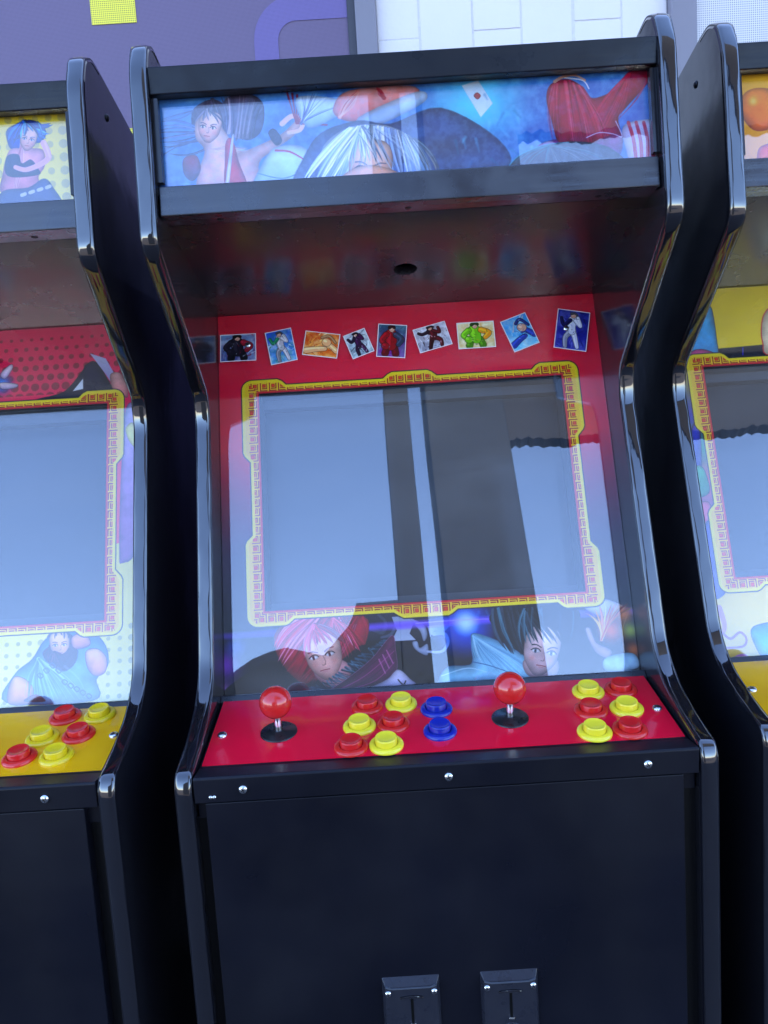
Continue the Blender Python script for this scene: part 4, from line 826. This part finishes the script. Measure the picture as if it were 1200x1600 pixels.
def make_cabinet(loc, label, bezel_key, marquee_key, panel, buttons, sticks, cards, seed, screws_s=.058):
    root = empty('arcade_cabinet', label, 'arcade machine', 'arcade cabinets standing in a row', loc)
    # side panels with their lacquered edges
    for sgn in (-1, 1):
        a, b = (T0, T1) if sgn > 0 else (-T1, -T0)
        mb = MB(); mb.prism(OUTL, a, b); sp = mb.build('side_panel', M['side'], root)
        edge_trim(a, b, seed*10+sgn).build('edge_trim', M['trim'], sp, recalc=False)
        # bolt on the outer face near the top
        Mx = Matrix.Translation((sgn*T1, .182-.028, 1.5847)) @ Matrix.Rotation(R(90*sgn), 4, 'Y')
        screw(sp, Mx, [M['darkscrew'], M['gap']], .0042, .0022)
    # body: back, top, floor
    mb = MB(); mb.box(-T0, T0, .575, .595, .02, 1.50); mb.build('back_board', M['side'], root)
    mb = MB(); mb.prism([(.112, 1.598), (.57, 1.508), (.57, 1.496), (.112, 1.586)], -T0, T0); mb.build('top_board', M['side'], root)
    # marquee: print, clear cover, rails
    mp = slab(MAR, -.2695, .2695, -.008, .0985, -.0085, -.0045).build('marquee', art_sheet(marquee_key, EXT_M, 2.6, False), root)
    uv_front(mp, MAR, EXT_M)
    slab(MAR, -.2697, .2697, -.008, .0985, -.0040, -.0015).build('clear_cover', M['acrylic'], mp)
    mb = MB(); mb.prism([(.0885, 1.5715), (.0868, 1.5990), (.110, 1.6010), (.110, 1.5730)], -T0, T0); mb.build('top_rail', M['toprail'], root, .0012)
    mb = MB(); mb.prism([(.0800, 1.4450), (.0845, 1.4765), (.0960, 1.4800), (.1010, 1.4500), (.101, 1.4450)], -T0+.002, T0-.002); mb.build('bottom_rail', M['rail'], root, .0012)
    # side battens that hold the marquee
    for sgn in (-1, 1):
        mb = MB(); mb.prism([(.0840, 1.4810), (.0925, 1.5695), (.100, 1.5695), (.094, 1.4810)], sgn*.2697, sgn*.2630); mb.build('marquee_batten', M['side'], mp)
    # underside lip and sloping ceiling board with the speaker hole
    mb = MB(); mb.box(-T0, T0, .1012, .1240, 1.4455, 1.4490); lip = mb.build('underside_lip', M['ceiling'], root)
    for x in (-.209, -.0014, .209): screw(lip, Matrix.Translation((x, .1085, 1.4455)) @ Matrix.Rotation(R(180), 4, 'X'), [M['darkscrew'], M['gap']], .0038, .0012)
    A = Vector((0, .1240, 1.4452)); B = Vector((0, .3545, 1.3775)); CE = (A, (B-A).normalized(), Vector((0, (B-A).normalized().z, -(B-A).normalized().y)))
    L = (B-A).length; hc = (-.002, .134); hr = .0155; mb = MB(); N = 48
    sq = []
    for i in range(N):
        a = 2*math.pi*i/N; dx, dy = math.cos(a), math.sin(a)
        t = min((T0-hc[0] if dx > 0 else T0+hc[0])/abs(dx) if abs(dx) > 1e-9 else 9, (L-hc[1] if dy > 0 else hc[1])/abs(dy) if abs(dy) > 1e-9 else 9)
        sq.append((hc[0]+dx*t, hc[1]+dy*t))
    for cx, cy in ((-T0, 0), (T0, 0), (T0, L), (-T0, L)):
        i = min(range(N), key=lambda q: (sq[q][0]-cx)**2+(sq[q][1]-cy)**2); sq[i] = (cx, cy)
    ci = [(hc[0]+hr*math.cos(2*math.pi*i/N), hc[1]+hr*math.sin(2*math.pi*i/N)) for i in range(N)]
    pt = lambda x, s, o: Vector((x, 0, 0))+CE[0]+CE[1]*s+CE[2]*o
    vs = [pt(*q, 0) for q in sq]+[pt(*q, 0) for q in ci]+[pt(*q, -.012) for q in ci]+[pt(*q, -.012) for q in sq]
    mb.add(vs, [f for i in range(N) for j in [(i+1) % N] for f in ((i, j, N+j, N+i), (N+i, N+j, 2*N+j, 2*N+i), (2*N+i, 2*N+j, 3*N+j, 3*N+i))])
    ceil = mb.build('ceiling_board', M['ceiling'], root)
    # bezel: printed board with opening, clear acrylic over it, recessed monitor
    ox0, ox1, os0, os1 = [q/1000 for q in OPEN]
    bz = ring_slab(BEZ, (-T0+.0005, T0-.0005, 0, .5319), (ox0, ox1, os0, os1), -.006, -.0005).build('bezel', art_sheet(bezel_key, EXT_B, 2.2, True), root)
    uv_front(bz, BEZ, EXT_B)
    slab(BEZ, -T0+.0006, T0-.0006, .0005, .5315, .0004, .0026).build('acrylic_sheet', M['acrylic'], bz)
    mo = ring_slab(BEZ, (ox0-.012, ox1+.012, os0-.012, os1+.012), (ox0+.001, ox1-.001, os0+.001, os1-.001), -.040, -.0065).build('monitor_surround', M['inner'], root)
    # inner ledge above and below the tube
    slab(BEZ, ox0-.01, ox1+.01, os1-.014, os1+.01, -.046, -.028).build('inner_ledge', M['inner'], mo)
    slab(BEZ, ox0-.01, ox1+.01, os0-.01, os0+.012, -.046, -.034).build('inner_ledge', M['inner'], mo)
    sc = MB(); nx, ny = 24, 18; vs = []
    for i in range(nx+1):
        for j in range(ny+1):
            u, v = i/nx*2-1, j/ny*2-1
            vs.append(P3(BEZ, ox0+(ox1-ox0)*i/nx, os0+(os1-os0)*j/ny, -.0405-.0025*(u*u+v*v)))
    sc.add(vs, [(i*(ny+1)+j, (i+1)*(ny+1)+j, (i+1)*(ny+1)+j+1, i*(ny+1)+j+1) for i in range(nx) for j in range(ny)], 0, True)
    sc.build('screen', M['monitor'], root)
    # black strip between bezel and control panel
    mb = MB(); mb.prism([(.1635, .8735), (.1700, .8790), (.1880, .8735), (.192, .860), (.1635, .860)], -T0, T0); mb.build('lower_strip', M['rail'], root, .0008)
    # control panel: black box, coloured overlay, hardware
    mb = MB(); mb.prism([(0.0005, .8230), (-.0006, .8495), (.0012, .8515), (.028, .8492), (.1650, .8725), (.1650, .80), (.012, .80), (.012, .8230)], -.2680, .2680); cb = mb.build('control_box', M['front'], root, .0008)
    ov = MB(); a_, b_ = P3(CON, 0, .0015, .0006), P3(CON, 0, .1335, .0006)
    ov = slab(CON, -.2655, .2655, .0010, .1336, .0002, .0018).build('control_overlay', M[panel], root)
    for x in (-.2535, .2555): screw(root, frame_matrix(CON, x, screws_s, .0018), None, .0056, .0032)
    for x in (-.2156, .0022, .2132): screw(root, front_at(x, -.0006, .8366), None, .0047, .003)
    if cards:      # small split plug left of the row of screws
        for x in (-.2505, -.2465): screw(root, front_at(x, -.0006, .8300), [M['chrome'], M['chrome']], .0022, .0022, 'split_plug')
    for b in buttons: button(root, *b)
    for b in sticks: joystick(root, *b)
    # front door panel and the coin plates
    mb = MB(); mb.box(-.2575, .2523, .0022, .018, .03, .8215); fp = mb.build('front_panel', M['front'], root, .001)
    mb = MB(); mb.box(-T0, T0, .019, .030, .02, .80); mb.build('front_frame', M['gap'], root)
    for cx in (-.0515, .0563):
        mb = MB(); W_, z1, z0 = .0315, .6090, .4900
        vs = [(cx-W_, .0022, z1), (cx+W_, .0022, z1), (cx+W_, .0022, z0), (cx-W_, .0022, z0),
              (cx-W_+.0035, -.0052, z1-.0060), (cx+W_-.0035, -.0052, z1-.0060), (cx+W_-.0015, -.0052, z0+.003), (cx-W_+.0015, -.0052, z0+.003),
              (cx-W_+.011, -.0052, z1-.0082), (cx+W_-.011, -.0052, z1-.0082)]
        mb.add(vs, [(0, 1, 5, 9, 8, 4), (1, 2, 6, 5), (2, 3, 7, 6), (3, 0, 4, 7), (4, 8, 9, 5, 6, 7)])
        cp = mb.build('coin_slot', M['coin'], root, .0014, 3)
        for s_ in (-1, 1): screw(cp, front_at(cx+s_*.0252, -.0054, z1-.0135), [M['chrome'], M['gap']], .0036, .0028)
        mb = MB(); mb.box(cx-.0011, cx+.0017, -.0056, -.0042, z1-.0490, z1-.0215); mb.build('slot_shade_bar', M['lampblack'], cp)  # raised black bar stands in for the slot's shaded depth
        mb = MB()
        for i in range(12):
            a = -1+i/6; b = -1+(i+1)/6; zz = lambda t: z1-.0186-.0014*t*t
            vs = [(cx+.0125*t, y, zz(t)+dz) for t in (a, b) for y in (-.0050, -.0074) for dz in (0, .0017)]
            mb.add(vs, [(0, 1, 3, 2), (4, 6, 7, 5), (0, 4, 5, 1), (2, 3, 7, 6), (0, 2, 6, 4), (1, 5, 7, 3)])
        mb.build('slot_lip', M['trim'], cp, .0005)
        mb = MB(); ed = [(cx-W_+.0036, z1-.0062), (cx-W_+.0112, z1-.0084), (cx+W_-.0112, z1-.0084), (cx+W_-.0036, z1-.0062)]
        for (xa, za), (xb, zb) in zip(ed[:-1], ed[1:]):
            vs = [(x, y, z+dz) for x, z in ((xa, za), (xb, zb)) for y in (-.0062, -.0046) for dz in (-.0007, .0007)]
            mb.add(vs, [(0, 1, 3, 2), (4, 6, 7, 5), (0, 4, 5, 1), (2, 3, 7, 6), (0, 2, 6, 4), (1, 5, 7, 3)])
        mb.build('edge_glint', M['edgeglint'], cp)  # thin light strip paints the highlight along the front edge
        mb = MB(); mb.box(cx-.0026, cx+.0034, -.0078, -.0052, z1-.0515, z1-.0492); mb.build('slot_nub', M['chrome'], cp, .0005)
        mb = MB()
        for rr in (.0125, .0098): mb.lathe([(rr-.0007, 0), (rr-.0003, .0009), (rr+.0003, .0009), (rr+.0007, 0)], front_at(cx, -.0050, z1-.0700), 48)
        mb.build('embossed_ring', M['coin'], cp, recalc=False)
    # glued picture cards
    for i, (x, s, w_, h_, an, pal, mot) in enumerate(cards):
        p = Paint(0, 0, w_*1000, h_*1000, 3.2); card_art(p, w_*1000, h_*1000, pal, mot, i)
        Mx = frame_matrix(BEZ, x, s, .0028) @ Matrix.Rotation(R(an), 4, 'Z')
        mb = MB(); vs = [Mx @ Vector((a*w_/2, b*h_/2, c)) for a in (-1, 1) for b in (-1, 1) for c in (0, .0004)]
        mb.add(vs, [(0, 1, 3, 2), (4, 6, 7, 5), (0, 4, 5, 1), (2, 3, 7, 6), (0, 2, 6, 4), (1, 5, 7, 3)])
        o = mb.build('picture_card', print_mat('card_print', p.image('card_artwork'), .3, .3), root, recalc=False)
        uv = o.data.uv_layers.new(name='uv')
        for lp in o.data.loops:
            q = lp.vertex_index; uv.data[lp.index].uv = (1 if q >= 4 else 0, 1 if q % 4 >= 2 else 0)
        o['label'] = CARD_LABELS[i]
        if i in (0, 8):
            screw(o, frame_matrix(BEZ, x+(.014 if i == 0 else -.008), s+.003, .0032), [M['screw'], M['gap']], .0042, .0022, 'bezel_screw')
    return root
CARD_LABELS = ['grey blue picture card with a dark shape and a bolt', 'blue and white picture card tilted left', 'orange glowing picture card tilted right', 'small pale card with a purple streak', 'teal card with a red mass over purple', 'pale card with a dark red upright shape', 'cream card with a green rounded shape', 'bright blue card tilted left', 'dark blue card with a white shape and a bolt']
def card_art(p, w_, h_, pal, mot, i):
    r = random.Random(100+i); bg0, bg1, main, acc, lt = pal
    ops = [('B', bg0, bg1, None), ('N', lt, .55, 9, 60+i), ('N', acc, .25, 5, 80+i)]
    for k in range(16):
        x, y = r.uniform(2, w_-2), r.uniform(2, h_-2); a = r.uniform(0, 6.28) if mot != 'ray' else math.atan2(y-h_*.3, x-w_*.1)
        l = r.uniform(5, 14); ops.append(('S', [(x, y), (x+l*.5*math.cos(a)+r.uniform(-1, 1), y+l*.5*math.sin(a)), (x+l*math.cos(a), y+l*math.sin(a))], r.choice([lt, acc, bg0]), r.uniform(.8, 2.2), .3, .6, .7))
    dk = tuple(int(c*.35) for c in main); md = tuple(int(c*.7) for c in main); skin = (206, 160, 140)
    def limb(pts, w0, w1, c):
        pts = [(x*w_, y*h_) for x, y in pts]
        ops.append(('S', pts, dk, w0+1.1, w1+1.1, .4, .9)); ops.append(('S', pts, c, w0, w1, .4, 1))
        ops.append(('S', [(x-w0*.18, y+w0*.15) for x, y in pts], tuple(min(255, int(q*1.35+20)) for q in c), w0*.35, w1*.3, .6, .55))
    u = min(w_, h_)/38
    if mot == 'up':
        e = r.uniform(-.06, .06)
        limb([(.5, .48), (.38+e, .3), (.34, .06)], 7*u, 4*u, md); limb([(.52, .48), (.66+e, .32), (.70, .08)], 7*u, 4*u, main)
        limb([(.5, .74), (.52+e, .62), (.5, .46)], 11*u, 8*u, main)
        limb([(.42, .74), (.24, .66+e), (.14, .78)], 4.5*u, 3.4*u, acc); limb([(.58, .74), (.74, .62), (.70+e, .82)], 4.5*u, 3.4*u, main)
        limb([(.5, .86), (.505, .88)], 6*u, 6*u, skin); limb([(.44, .91), (.54, .93), (.62, .88)], 3*u, 1.5*u, dk)
    elif mot == 'mass':
        limb([(.3, .12), (.36, .36)], 9*u, 8*u, md); limb([(.66, .12), (.6, .34)], 9*u, 8*u, md)
        limb([(.46, .66), (.5, .34)], 17*u, 12*u, main); limb([(.3, .68), (.16, .5), (.3, .36)], 8*u, 5*u, main)
        limb([(.64, .68), (.84, .56), (.74, .40)], 8*u, 6*u, acc); limb([(.28, .34), (.31, .33)], 9*u, 9*u, main)
        limb([(.48, .84), (.485, .85)], 7*u, 7*u, skin); limb([(.40, .90), (.49, .95), (.56, .9)], 4*u, 3*u, dk)
    else:
        limb([(.1, .2), (.4, .3), (.62, .34)], 9*u, 6*u, main); limb([(.95, .3), (.74, .5), (.6, .52)], 8*u, 6*u, main)
        limb([(.62, .62), (.66, .6)], 11*u, 11*u, skin if main[0] < 200 else main); limb([(.5, .78), (.7, .86), (.9, .62)], 4*u, 3*u, md)
    for k in range(24):
        x, y = r.gauss(w_*.5, w_*.16), r.gauss(h_*.48, h_*.18); t = r.uniform(0, 6.28); l = r.uniform(1.5, 5)
        ops.append(('S', [(x, y), (x+l*math.cos(t), y+l*math.sin(t))], r.choice([main, acc, lt, dk]), r.uniform(.4, 1.3), .2, .5, .7))
    p.run(ops)
    X, Y = np.meshgrid((np.arange(p.W)+.5)/p.res, (np.arange(p.H)+.5)/p.res)
    e = np.minimum(np.minimum(X, w_-X), np.minimum(Y, h_-Y)); p.mix((0, p.W, 0, p.H), np.clip((1.4-e)/.4, 0, 1), (232, 222, 228))

# ------------------------------------------------------------------ setting behind the machines
gm = mat('sunlit_paving', (.07, .06, .055), .8, .3, bump=(30, .002, 5), var=(2, .25))
mb = MB(); mb.add([(-60, -90, 0), (60, -90, 0), (60, 30, 0), (-60, 30, 0)], [(0, 1, 2, 3)])
o = mb.build('ground', gm, recalc=False); o['kind'] = 'structure'
WY = .85
def mesh_fabric(name, base_im=None, base=None, hole=(.05, .05, .06), scale=420, hs=.33):
    ma = bpy.data.materials.new(name); ma.use_nodes = True; n = ma.node_tree; b = n.nodes['Principled BSDF']; b.inputs['Roughness'].default_value = .45
    tc = n.nodes.new('ShaderNodeTexCoord'); mp = n.nodes.new('ShaderNodeMapping'); mp.inputs['Rotation'].default_value = (R(90), 0, 0)
    n.links.new(tc.outputs['Object'], mp.inputs[0])
    v = n.nodes.new('ShaderNodeTexVoronoi'); v.voronoi_dimensions = '2D'; v.inputs['Scale'].default_value = scale; v.inputs['Randomness'].default_value = 0
    n.links.new(mp.outputs[0], v.inputs['Vector'])
    r = n.nodes.new('ShaderNodeMapRange'); r.inputs['From Min'].default_value = hs-.05; r.inputs['From Max'].default_value = hs+.05
    r.inputs['To Min'].default_value = 0; r.inputs['To Max'].default_value = 1; n.links.new(v.outputs['Distance'], r.inputs['Value'])
    mx = n.nodes.new('ShaderNodeMix'); mx.data_type = 'RGBA'; mx.inputs[6].default_value = (*hole, 1); n.links.new(r.outputs[0], mx.inputs[0])
    ns = n.nodes.new('ShaderNodeTexNoise'); ns.inputs['Scale'].default_value = 3; ns.inputs['Detail'].default_value = 5; n.links.new(tc.outputs['Object'], ns.inputs['Vector'])
    m2 = n.nodes.new('ShaderNodeMix'); m2.data_type = 'RGBA'; m2.inputs[6].default_value = (*[c*.86 for c in base], 1); m2.inputs[7].default_value = (*[min(1, c*1.12) for c in base], 1)
    n.links.new(ns.outputs['Fac'], m2.inputs[0]); n.links.new(m2.outputs[2], mx.inputs[7]); n.links.new(mx.outputs[2], b.inputs['Base Color'])
    return ma
PUR = mesh_fabric('purple_mesh_print', base=lin((106, 89, 120)), hole=lin((80, 68, 96)))
PUR2 = mesh_fabric('violet_mesh_print', base=lin((108, 92, 148)), hole=lin((86, 74, 122)))
YEL = mesh_fabric('yellow_mesh_print', base=lin((236, 226, 60)), hole=lin((150, 140, 50)), scale=260)
WHM = mesh_fabric('white_perforated_film', base=(.66, .64, .66), hole=(.30, .30, .33), scale=240)
ban = empty('mesh_banner', 'purple perforated mesh banner with yellow squares behind the left machines', 'banner', None, (-.061, WY, 0))
mb = MB(); mb.box(-2.6, 0, 0, .006, .3, 3.2); mb.build('banner_sheet', PUR, ban)
for (x0, x1, z0, z1) in ((-.5665+.061, -.4780+.061, 2.0270, 2.1150), (-.5900+.061, -.5050+.061, 1.7400, 1.8290), (-.655+.061, -.5680+.061, 2.117, 2.205)):
    mb = MB(); mb.box(x0, x1, -.0012, -.0002, z0, z1); mb.build('yellow_square', YEL, ban)
mb = MB()   # rounded outline: part of a big printed letter
def arc_strip(x0, x1, z0, z1, r, wd):
    O = []; I = []
    for i in range(9):
        a = R(180-90*i/8); O.append((x0+r+r*math.cos(a), z1-r+r*math.sin(a))); ri = max(r-wd, .008)
        I.append((x0+wd+ri+ri*math.cos(a), z1-wd-ri+ri*math.sin(a)))
    O = [(x0, z0)]+O+[(x1, z1)]; I = [(x0+wd, z0)]+I+[(x1, z1-wd)]; n = len(O)
    vs = [(x, -.0012, z) for x, z in O]+[(x, -.0012, z) for x, z in I]
    mb.add(vs, [(i, i+1, n+i+1, n+i) for i in range(n-1)])
arc_strip(-.2490+.061, 0, 1.45, 2.060, .085, .048)
mb.build('printed_outline', PUR2, ban, recalc=False)
# posts, white wall, film
PG = mat('grey_painted_post', (.20, .19, .23), .45, .5, bump=(120, .0003, 4), var=(5, .15))
def post(x0, x1, label):
    mb = MB(); mb.box(x0, x1, WY-.012, WY+.05, 0, 3.2); tag(mb.build('frame_post', PG, bevel=.002), label, 'post', 'grey posts between the wall panels')
post(-.0455, -.004, 'grey frame post between purple banner and white wall')
mb = MB(); mb.box(-.0608, -.0458, WY-.004, WY+.04, 0, 3.2); tag(mb.build('edge_batten', mat('dark_batten_paint', (.035, .035, .05), .4)), 'dark narrow batten along the edge of the purple banner', 'batten')
post(.5780, .6290, 'grey frame post between white wall and white perforated panel')
# white painted brickwork set upright, with real joints
WM = mat('white_wall_paint', (.70, .66, .67), .5, .4, bump=(60, .0012, 6), var=(6, .05))
wall = empty('white_wall', 'white painted wall of upright bricks behind the centre machine', 'wall', None, (0, WY, 0))
mb = MB(); mb.box(-.003, .577, .0092, .05, .3, 3.2); mb.build('mortar_bed', mat('painted_joint', (.62, .59, .61), .7, .3, bump=(90, .003, 5)), wall)
mb = MB(); rr = random.Random(5)
xs = [(-.003, .0800), (.0825, .1870), (.1890, .2840), (.2860, .3870), (.3910, .4850), (.4870, .577)]; zo = [1.9690, 2.16, 1.9765, 2.13, 1.983, 2.16]
for (a, b), z0 in zip(xs, zo):
    z = z0-1.5*1
    z = z0-.30*5
    while z < 3.1:
        mb.box(a+.0008, b-.0008, .0075+rr.uniform(0, .0012), .03, max(.31, z+.0010), z+.30-.0010); z += .30
mb.build('brickwork', WM, wall, .0012, 2)
mb = MB(); mb.box(.632, 2.6, WY, WY+.006, .3, 3.2); tag(mb.build('perforated_panel', WHM), 'white perforated panel behind the right machine', 'panel')
# building that carries them (its height keeps the sun off the machines)
BM = mat('building_render', (.35, .34, .36), .8, .3, bump=(20, .002, 4), var=(3, .1))
mb = MB(); mb.box(-7, 7, .92, 4.5, 0, 4.2); tag(mb.build('shop_building', BM), 'plain building standing behind the banner and the white wall', 'building')

# ------------------------------------------------------------------ across the yard (seen only as reflections)
CM = mat('shaded_concrete', (.016, .021, .03), .8, .3, bump=(12, .004, 5), var=(4, .2))  # concrete tone dropped and blued to stand for shade on these structures
kio = empty('yard_kiosk', 'grey pillar, tall slab and low block added to cut the sky reflection, with a ragged awning across the yard', 'kiosk', None, (0, -3, 0))
mb = MB(); mb.box(.0, .165, -.12, .12, 0, 6.5); mb.build('pillar', CM, kio, .01)
mb = MB(); mb.box(.27, .76, -.2, .2, 0, 6.5); mb.build('slab_wall', CM, kio, .01)
mb = MB(); hp = [(-1.12, 0), (-1.12, 1.76), (-1.05, 1.85), (-.966, 1.894), (-.906, 1.939), (-.825, 1.994), (-.725, 2.033), (-.635, 2.053), (-.545, 2.029), (-.428, 1.996), (-.333, 2.106), (-.284, 2.162), (-.254, 2.229), (-.235, 2.295), (-.002, 2.30), (-.002, 0)]
n = len(hp); mb.add([(x, -.15, z) for x, z in hp]+[(x, .15, z) for x, z in hp], [tuple(range(n)), tuple(range(2*n-1, n-1, -1))]+[(i, n+i, n+(i+1) % n, (i+1) % n) for i in range(n)])
mb.build('reflection_block', CM, kio)  # unseen block added, outline shaped to end the sky reflection in the bezel
mb = MB(); n = 130; r = random.Random(9); top = []
pts = [(.76+3.4*i/n, 3.42+.012*math.sin(i*.31)+r.uniform(-.014, .014)) for i in range(n+1)]
for (x, z), (x2, z2) in zip(pts[:-1], pts[1:]):
    vs = [(x, -.05, z), (x2, -.05, z2), (x2, -.05, 6.4), (x, -.05, 6.4), (x, .05, z), (x2, .05, z2), (x2, .05, 6.4), (x, .05, 6.4)]
    mb.add(vs, [(0, 1, 2, 3), (7, 6, 5, 4), (0, 4, 5, 1), (2, 6, 7, 3)])
mb.build('awning', mat('awning_canvas', (.03, .03, .034), .85, .2, var=(3, .3)), kio)

# ------------------------------------------------------------------ the three machines
PAL = [((120, 150, 190), (70, 90, 150), (40, 36, 50), (150, 40, 60), (206, 214, 226)), ((50, 90, 200), (90, 160, 220), (196, 190, 200), (40, 130, 90), (226, 236, 244)),
       ((200, 70, 20), (226, 120, 40), (236, 180, 130), (250, 200, 90), (255, 236, 180)), ((196, 206, 216), (150, 180, 190), (70, 24, 70), (40, 30, 50), (236, 240, 242)),
       ((50, 90, 110), (150, 50, 160), (150, 20, 36), (60, 70, 90), (120, 160, 170)), ((206, 206, 220), (170, 176, 196), (90, 24, 34), (50, 30, 40), (236, 236, 242)),
       ((226, 216, 180), (196, 190, 140), (120, 190, 40), (226, 150, 40), (246, 240, 214)), ((40, 130, 210), (120, 200, 236), (50, 70, 160), (226, 190, 180), (190, 230, 246)),
       ((36, 40, 130), (60, 60, 170), (206, 210, 232), (30, 30, 80), (130, 140, 220))]
MOT = ['mass', 'up', 'ray', 'up', 'mass', 'up', 'mass', 'ray', 'up']
CP = [(-.241, .481, .051, .041, -.6), (-.180, .479, .038, .050, 9), (-.123, .478, .050, .037, -10.5), (-.070, .476, .033, .038, 19), (-.023, .477, .041, .050, -7), (.035, .479, .048, .037, 13.5), (.097, .478, .053, .040, .2), (.159, .478, .039, .050, 19), (.233, .4765, .046, .060, -12)]
CARDS = [(*c, PAL[i], MOT[i]) for i, c in enumerate(CP)]
rd, ye, bl = 'red', 'yellow', 'blue'
CB = [(-.0839, .0997, rd, 'red push button in the back row beside a yellow one'), (-.0424, .1008, ye, 'yellow push button of the left player, back row'), (-.0928, .0577, ye, 'yellow push button of the left player, middle row'),
      (-.0531, .0586, rd, 'red push button of the left player, middle row'), (-.1016, .0179, rd, 'red push button of the left player, front row'), (-.0622, .0174, ye, 'yellow push button of the left player, front row'),
      (-.0006, .0845, bl, 'blue start button, rear one'), (-.0003, .0378, bl, 'blue start button, front one'),
      (.1869, .1022, ye, 'yellow push button of the right player, back row'), (.2274, .1034, rd, 'red push button of the right player, back row'), (.1787, .0612, rd, 'red push button of the right player, middle row'),
      (.2206, .0606, ye, 'yellow push button of the right player, middle row'), (.1709, .0173, ye, 'yellow push button of the right player, front row'), (.2105, .018, rd, 'red push button of the right player, front row')]
make_cabinet((0, 0, 0), 'black arcade machine with red control panel and nine picture cards above its screen', 'bezel', 'marquee', 'redpanel', CB, [(-.1872, .0574), (.0832, .0569)], CARDS, 1)
NB = lambda d, a, b: [(x, s+d, c, None) for x, s, c in [(.1802, .1029, a), (.2235, .1023, b), (.1698, .0585, b), (.2125, .0606, a), (.1591, .0205, a), (.2023, .0185, b),
                                     (-.09, .1, a), (-.05, .1, b), (-.10, .058, b), (-.06, .058, a), (-.108, .018, a), (-.068, .018, b), (0, .084, bl), (0, .038, bl)]]
M['ye2'] = M['gold']
left_cab = make_cabinet((-.6416, .0062, 0), 'black arcade machine with amber control panel and pink dotted bezel, at the left edge', 'bezel_left', 'marquee_left', 'yellowpanel', [(a, b, ('gold' if c == ye else c), d) for a, b, c, d in NB(.012, rd, ye)], [(-.187, .06), (.083, .06)], [], 2, .068)
make_cabinet((.6375, .0283, 0), 'black arcade machine with yellow bezel and yellow marquee, cut off by the right edge', 'bezel_right', 'marquee_right', 'yellowpanel', NB(0, rd, ye), [(-.187, .057), (.083, .057)], [], 3, .066)

# the left machine's hood leans slightly towards its neighbour
for o in [left_cab]+list(left_cab.children_recursive):
    if o.type != 'MESH': continue
    k = o.name.split('.')[0]
    if k not in ('side_panel', 'edge_trim', 'screw', 'marquee', 'clear_cover', 'marquee_batten', 'top_rail', 'bottom_rail', 'underside_lip', 'ceiling_board', 'top_board'): continue
    if k == 'side_panel':        # rows of vertices so that the board bends cleanly
        bm = bmesh.new(); bm.from_mesh(o.data)
        for zc in (1.25, 1.28, 1.31, 1.34, 1.37, 1.40):
            bmesh.ops.bisect_plane(bm, geom=bm.verts[:]+bm.edges[:]+bm.faces[:], plane_co=(0, 0, zc), plane_no=(0, 0, 1))
        bm.to_mesh(o.data); bm.free()
    for v in o.data.vertices:
        if v.co.z < 1.25: continue
        f = min(1, (v.co.z-1.25)/.15) if k in ('side_panel', 'edge_trim') else 1
        if k in ('ceiling_board',): f = max(0, 1-(v.co.y-.124)/.2305)
        if v.co.y > .45 and k not in ('side_panel', 'edge_trim'): f = 0
        v.co.x += .014*f; v.co.z -= .005*f
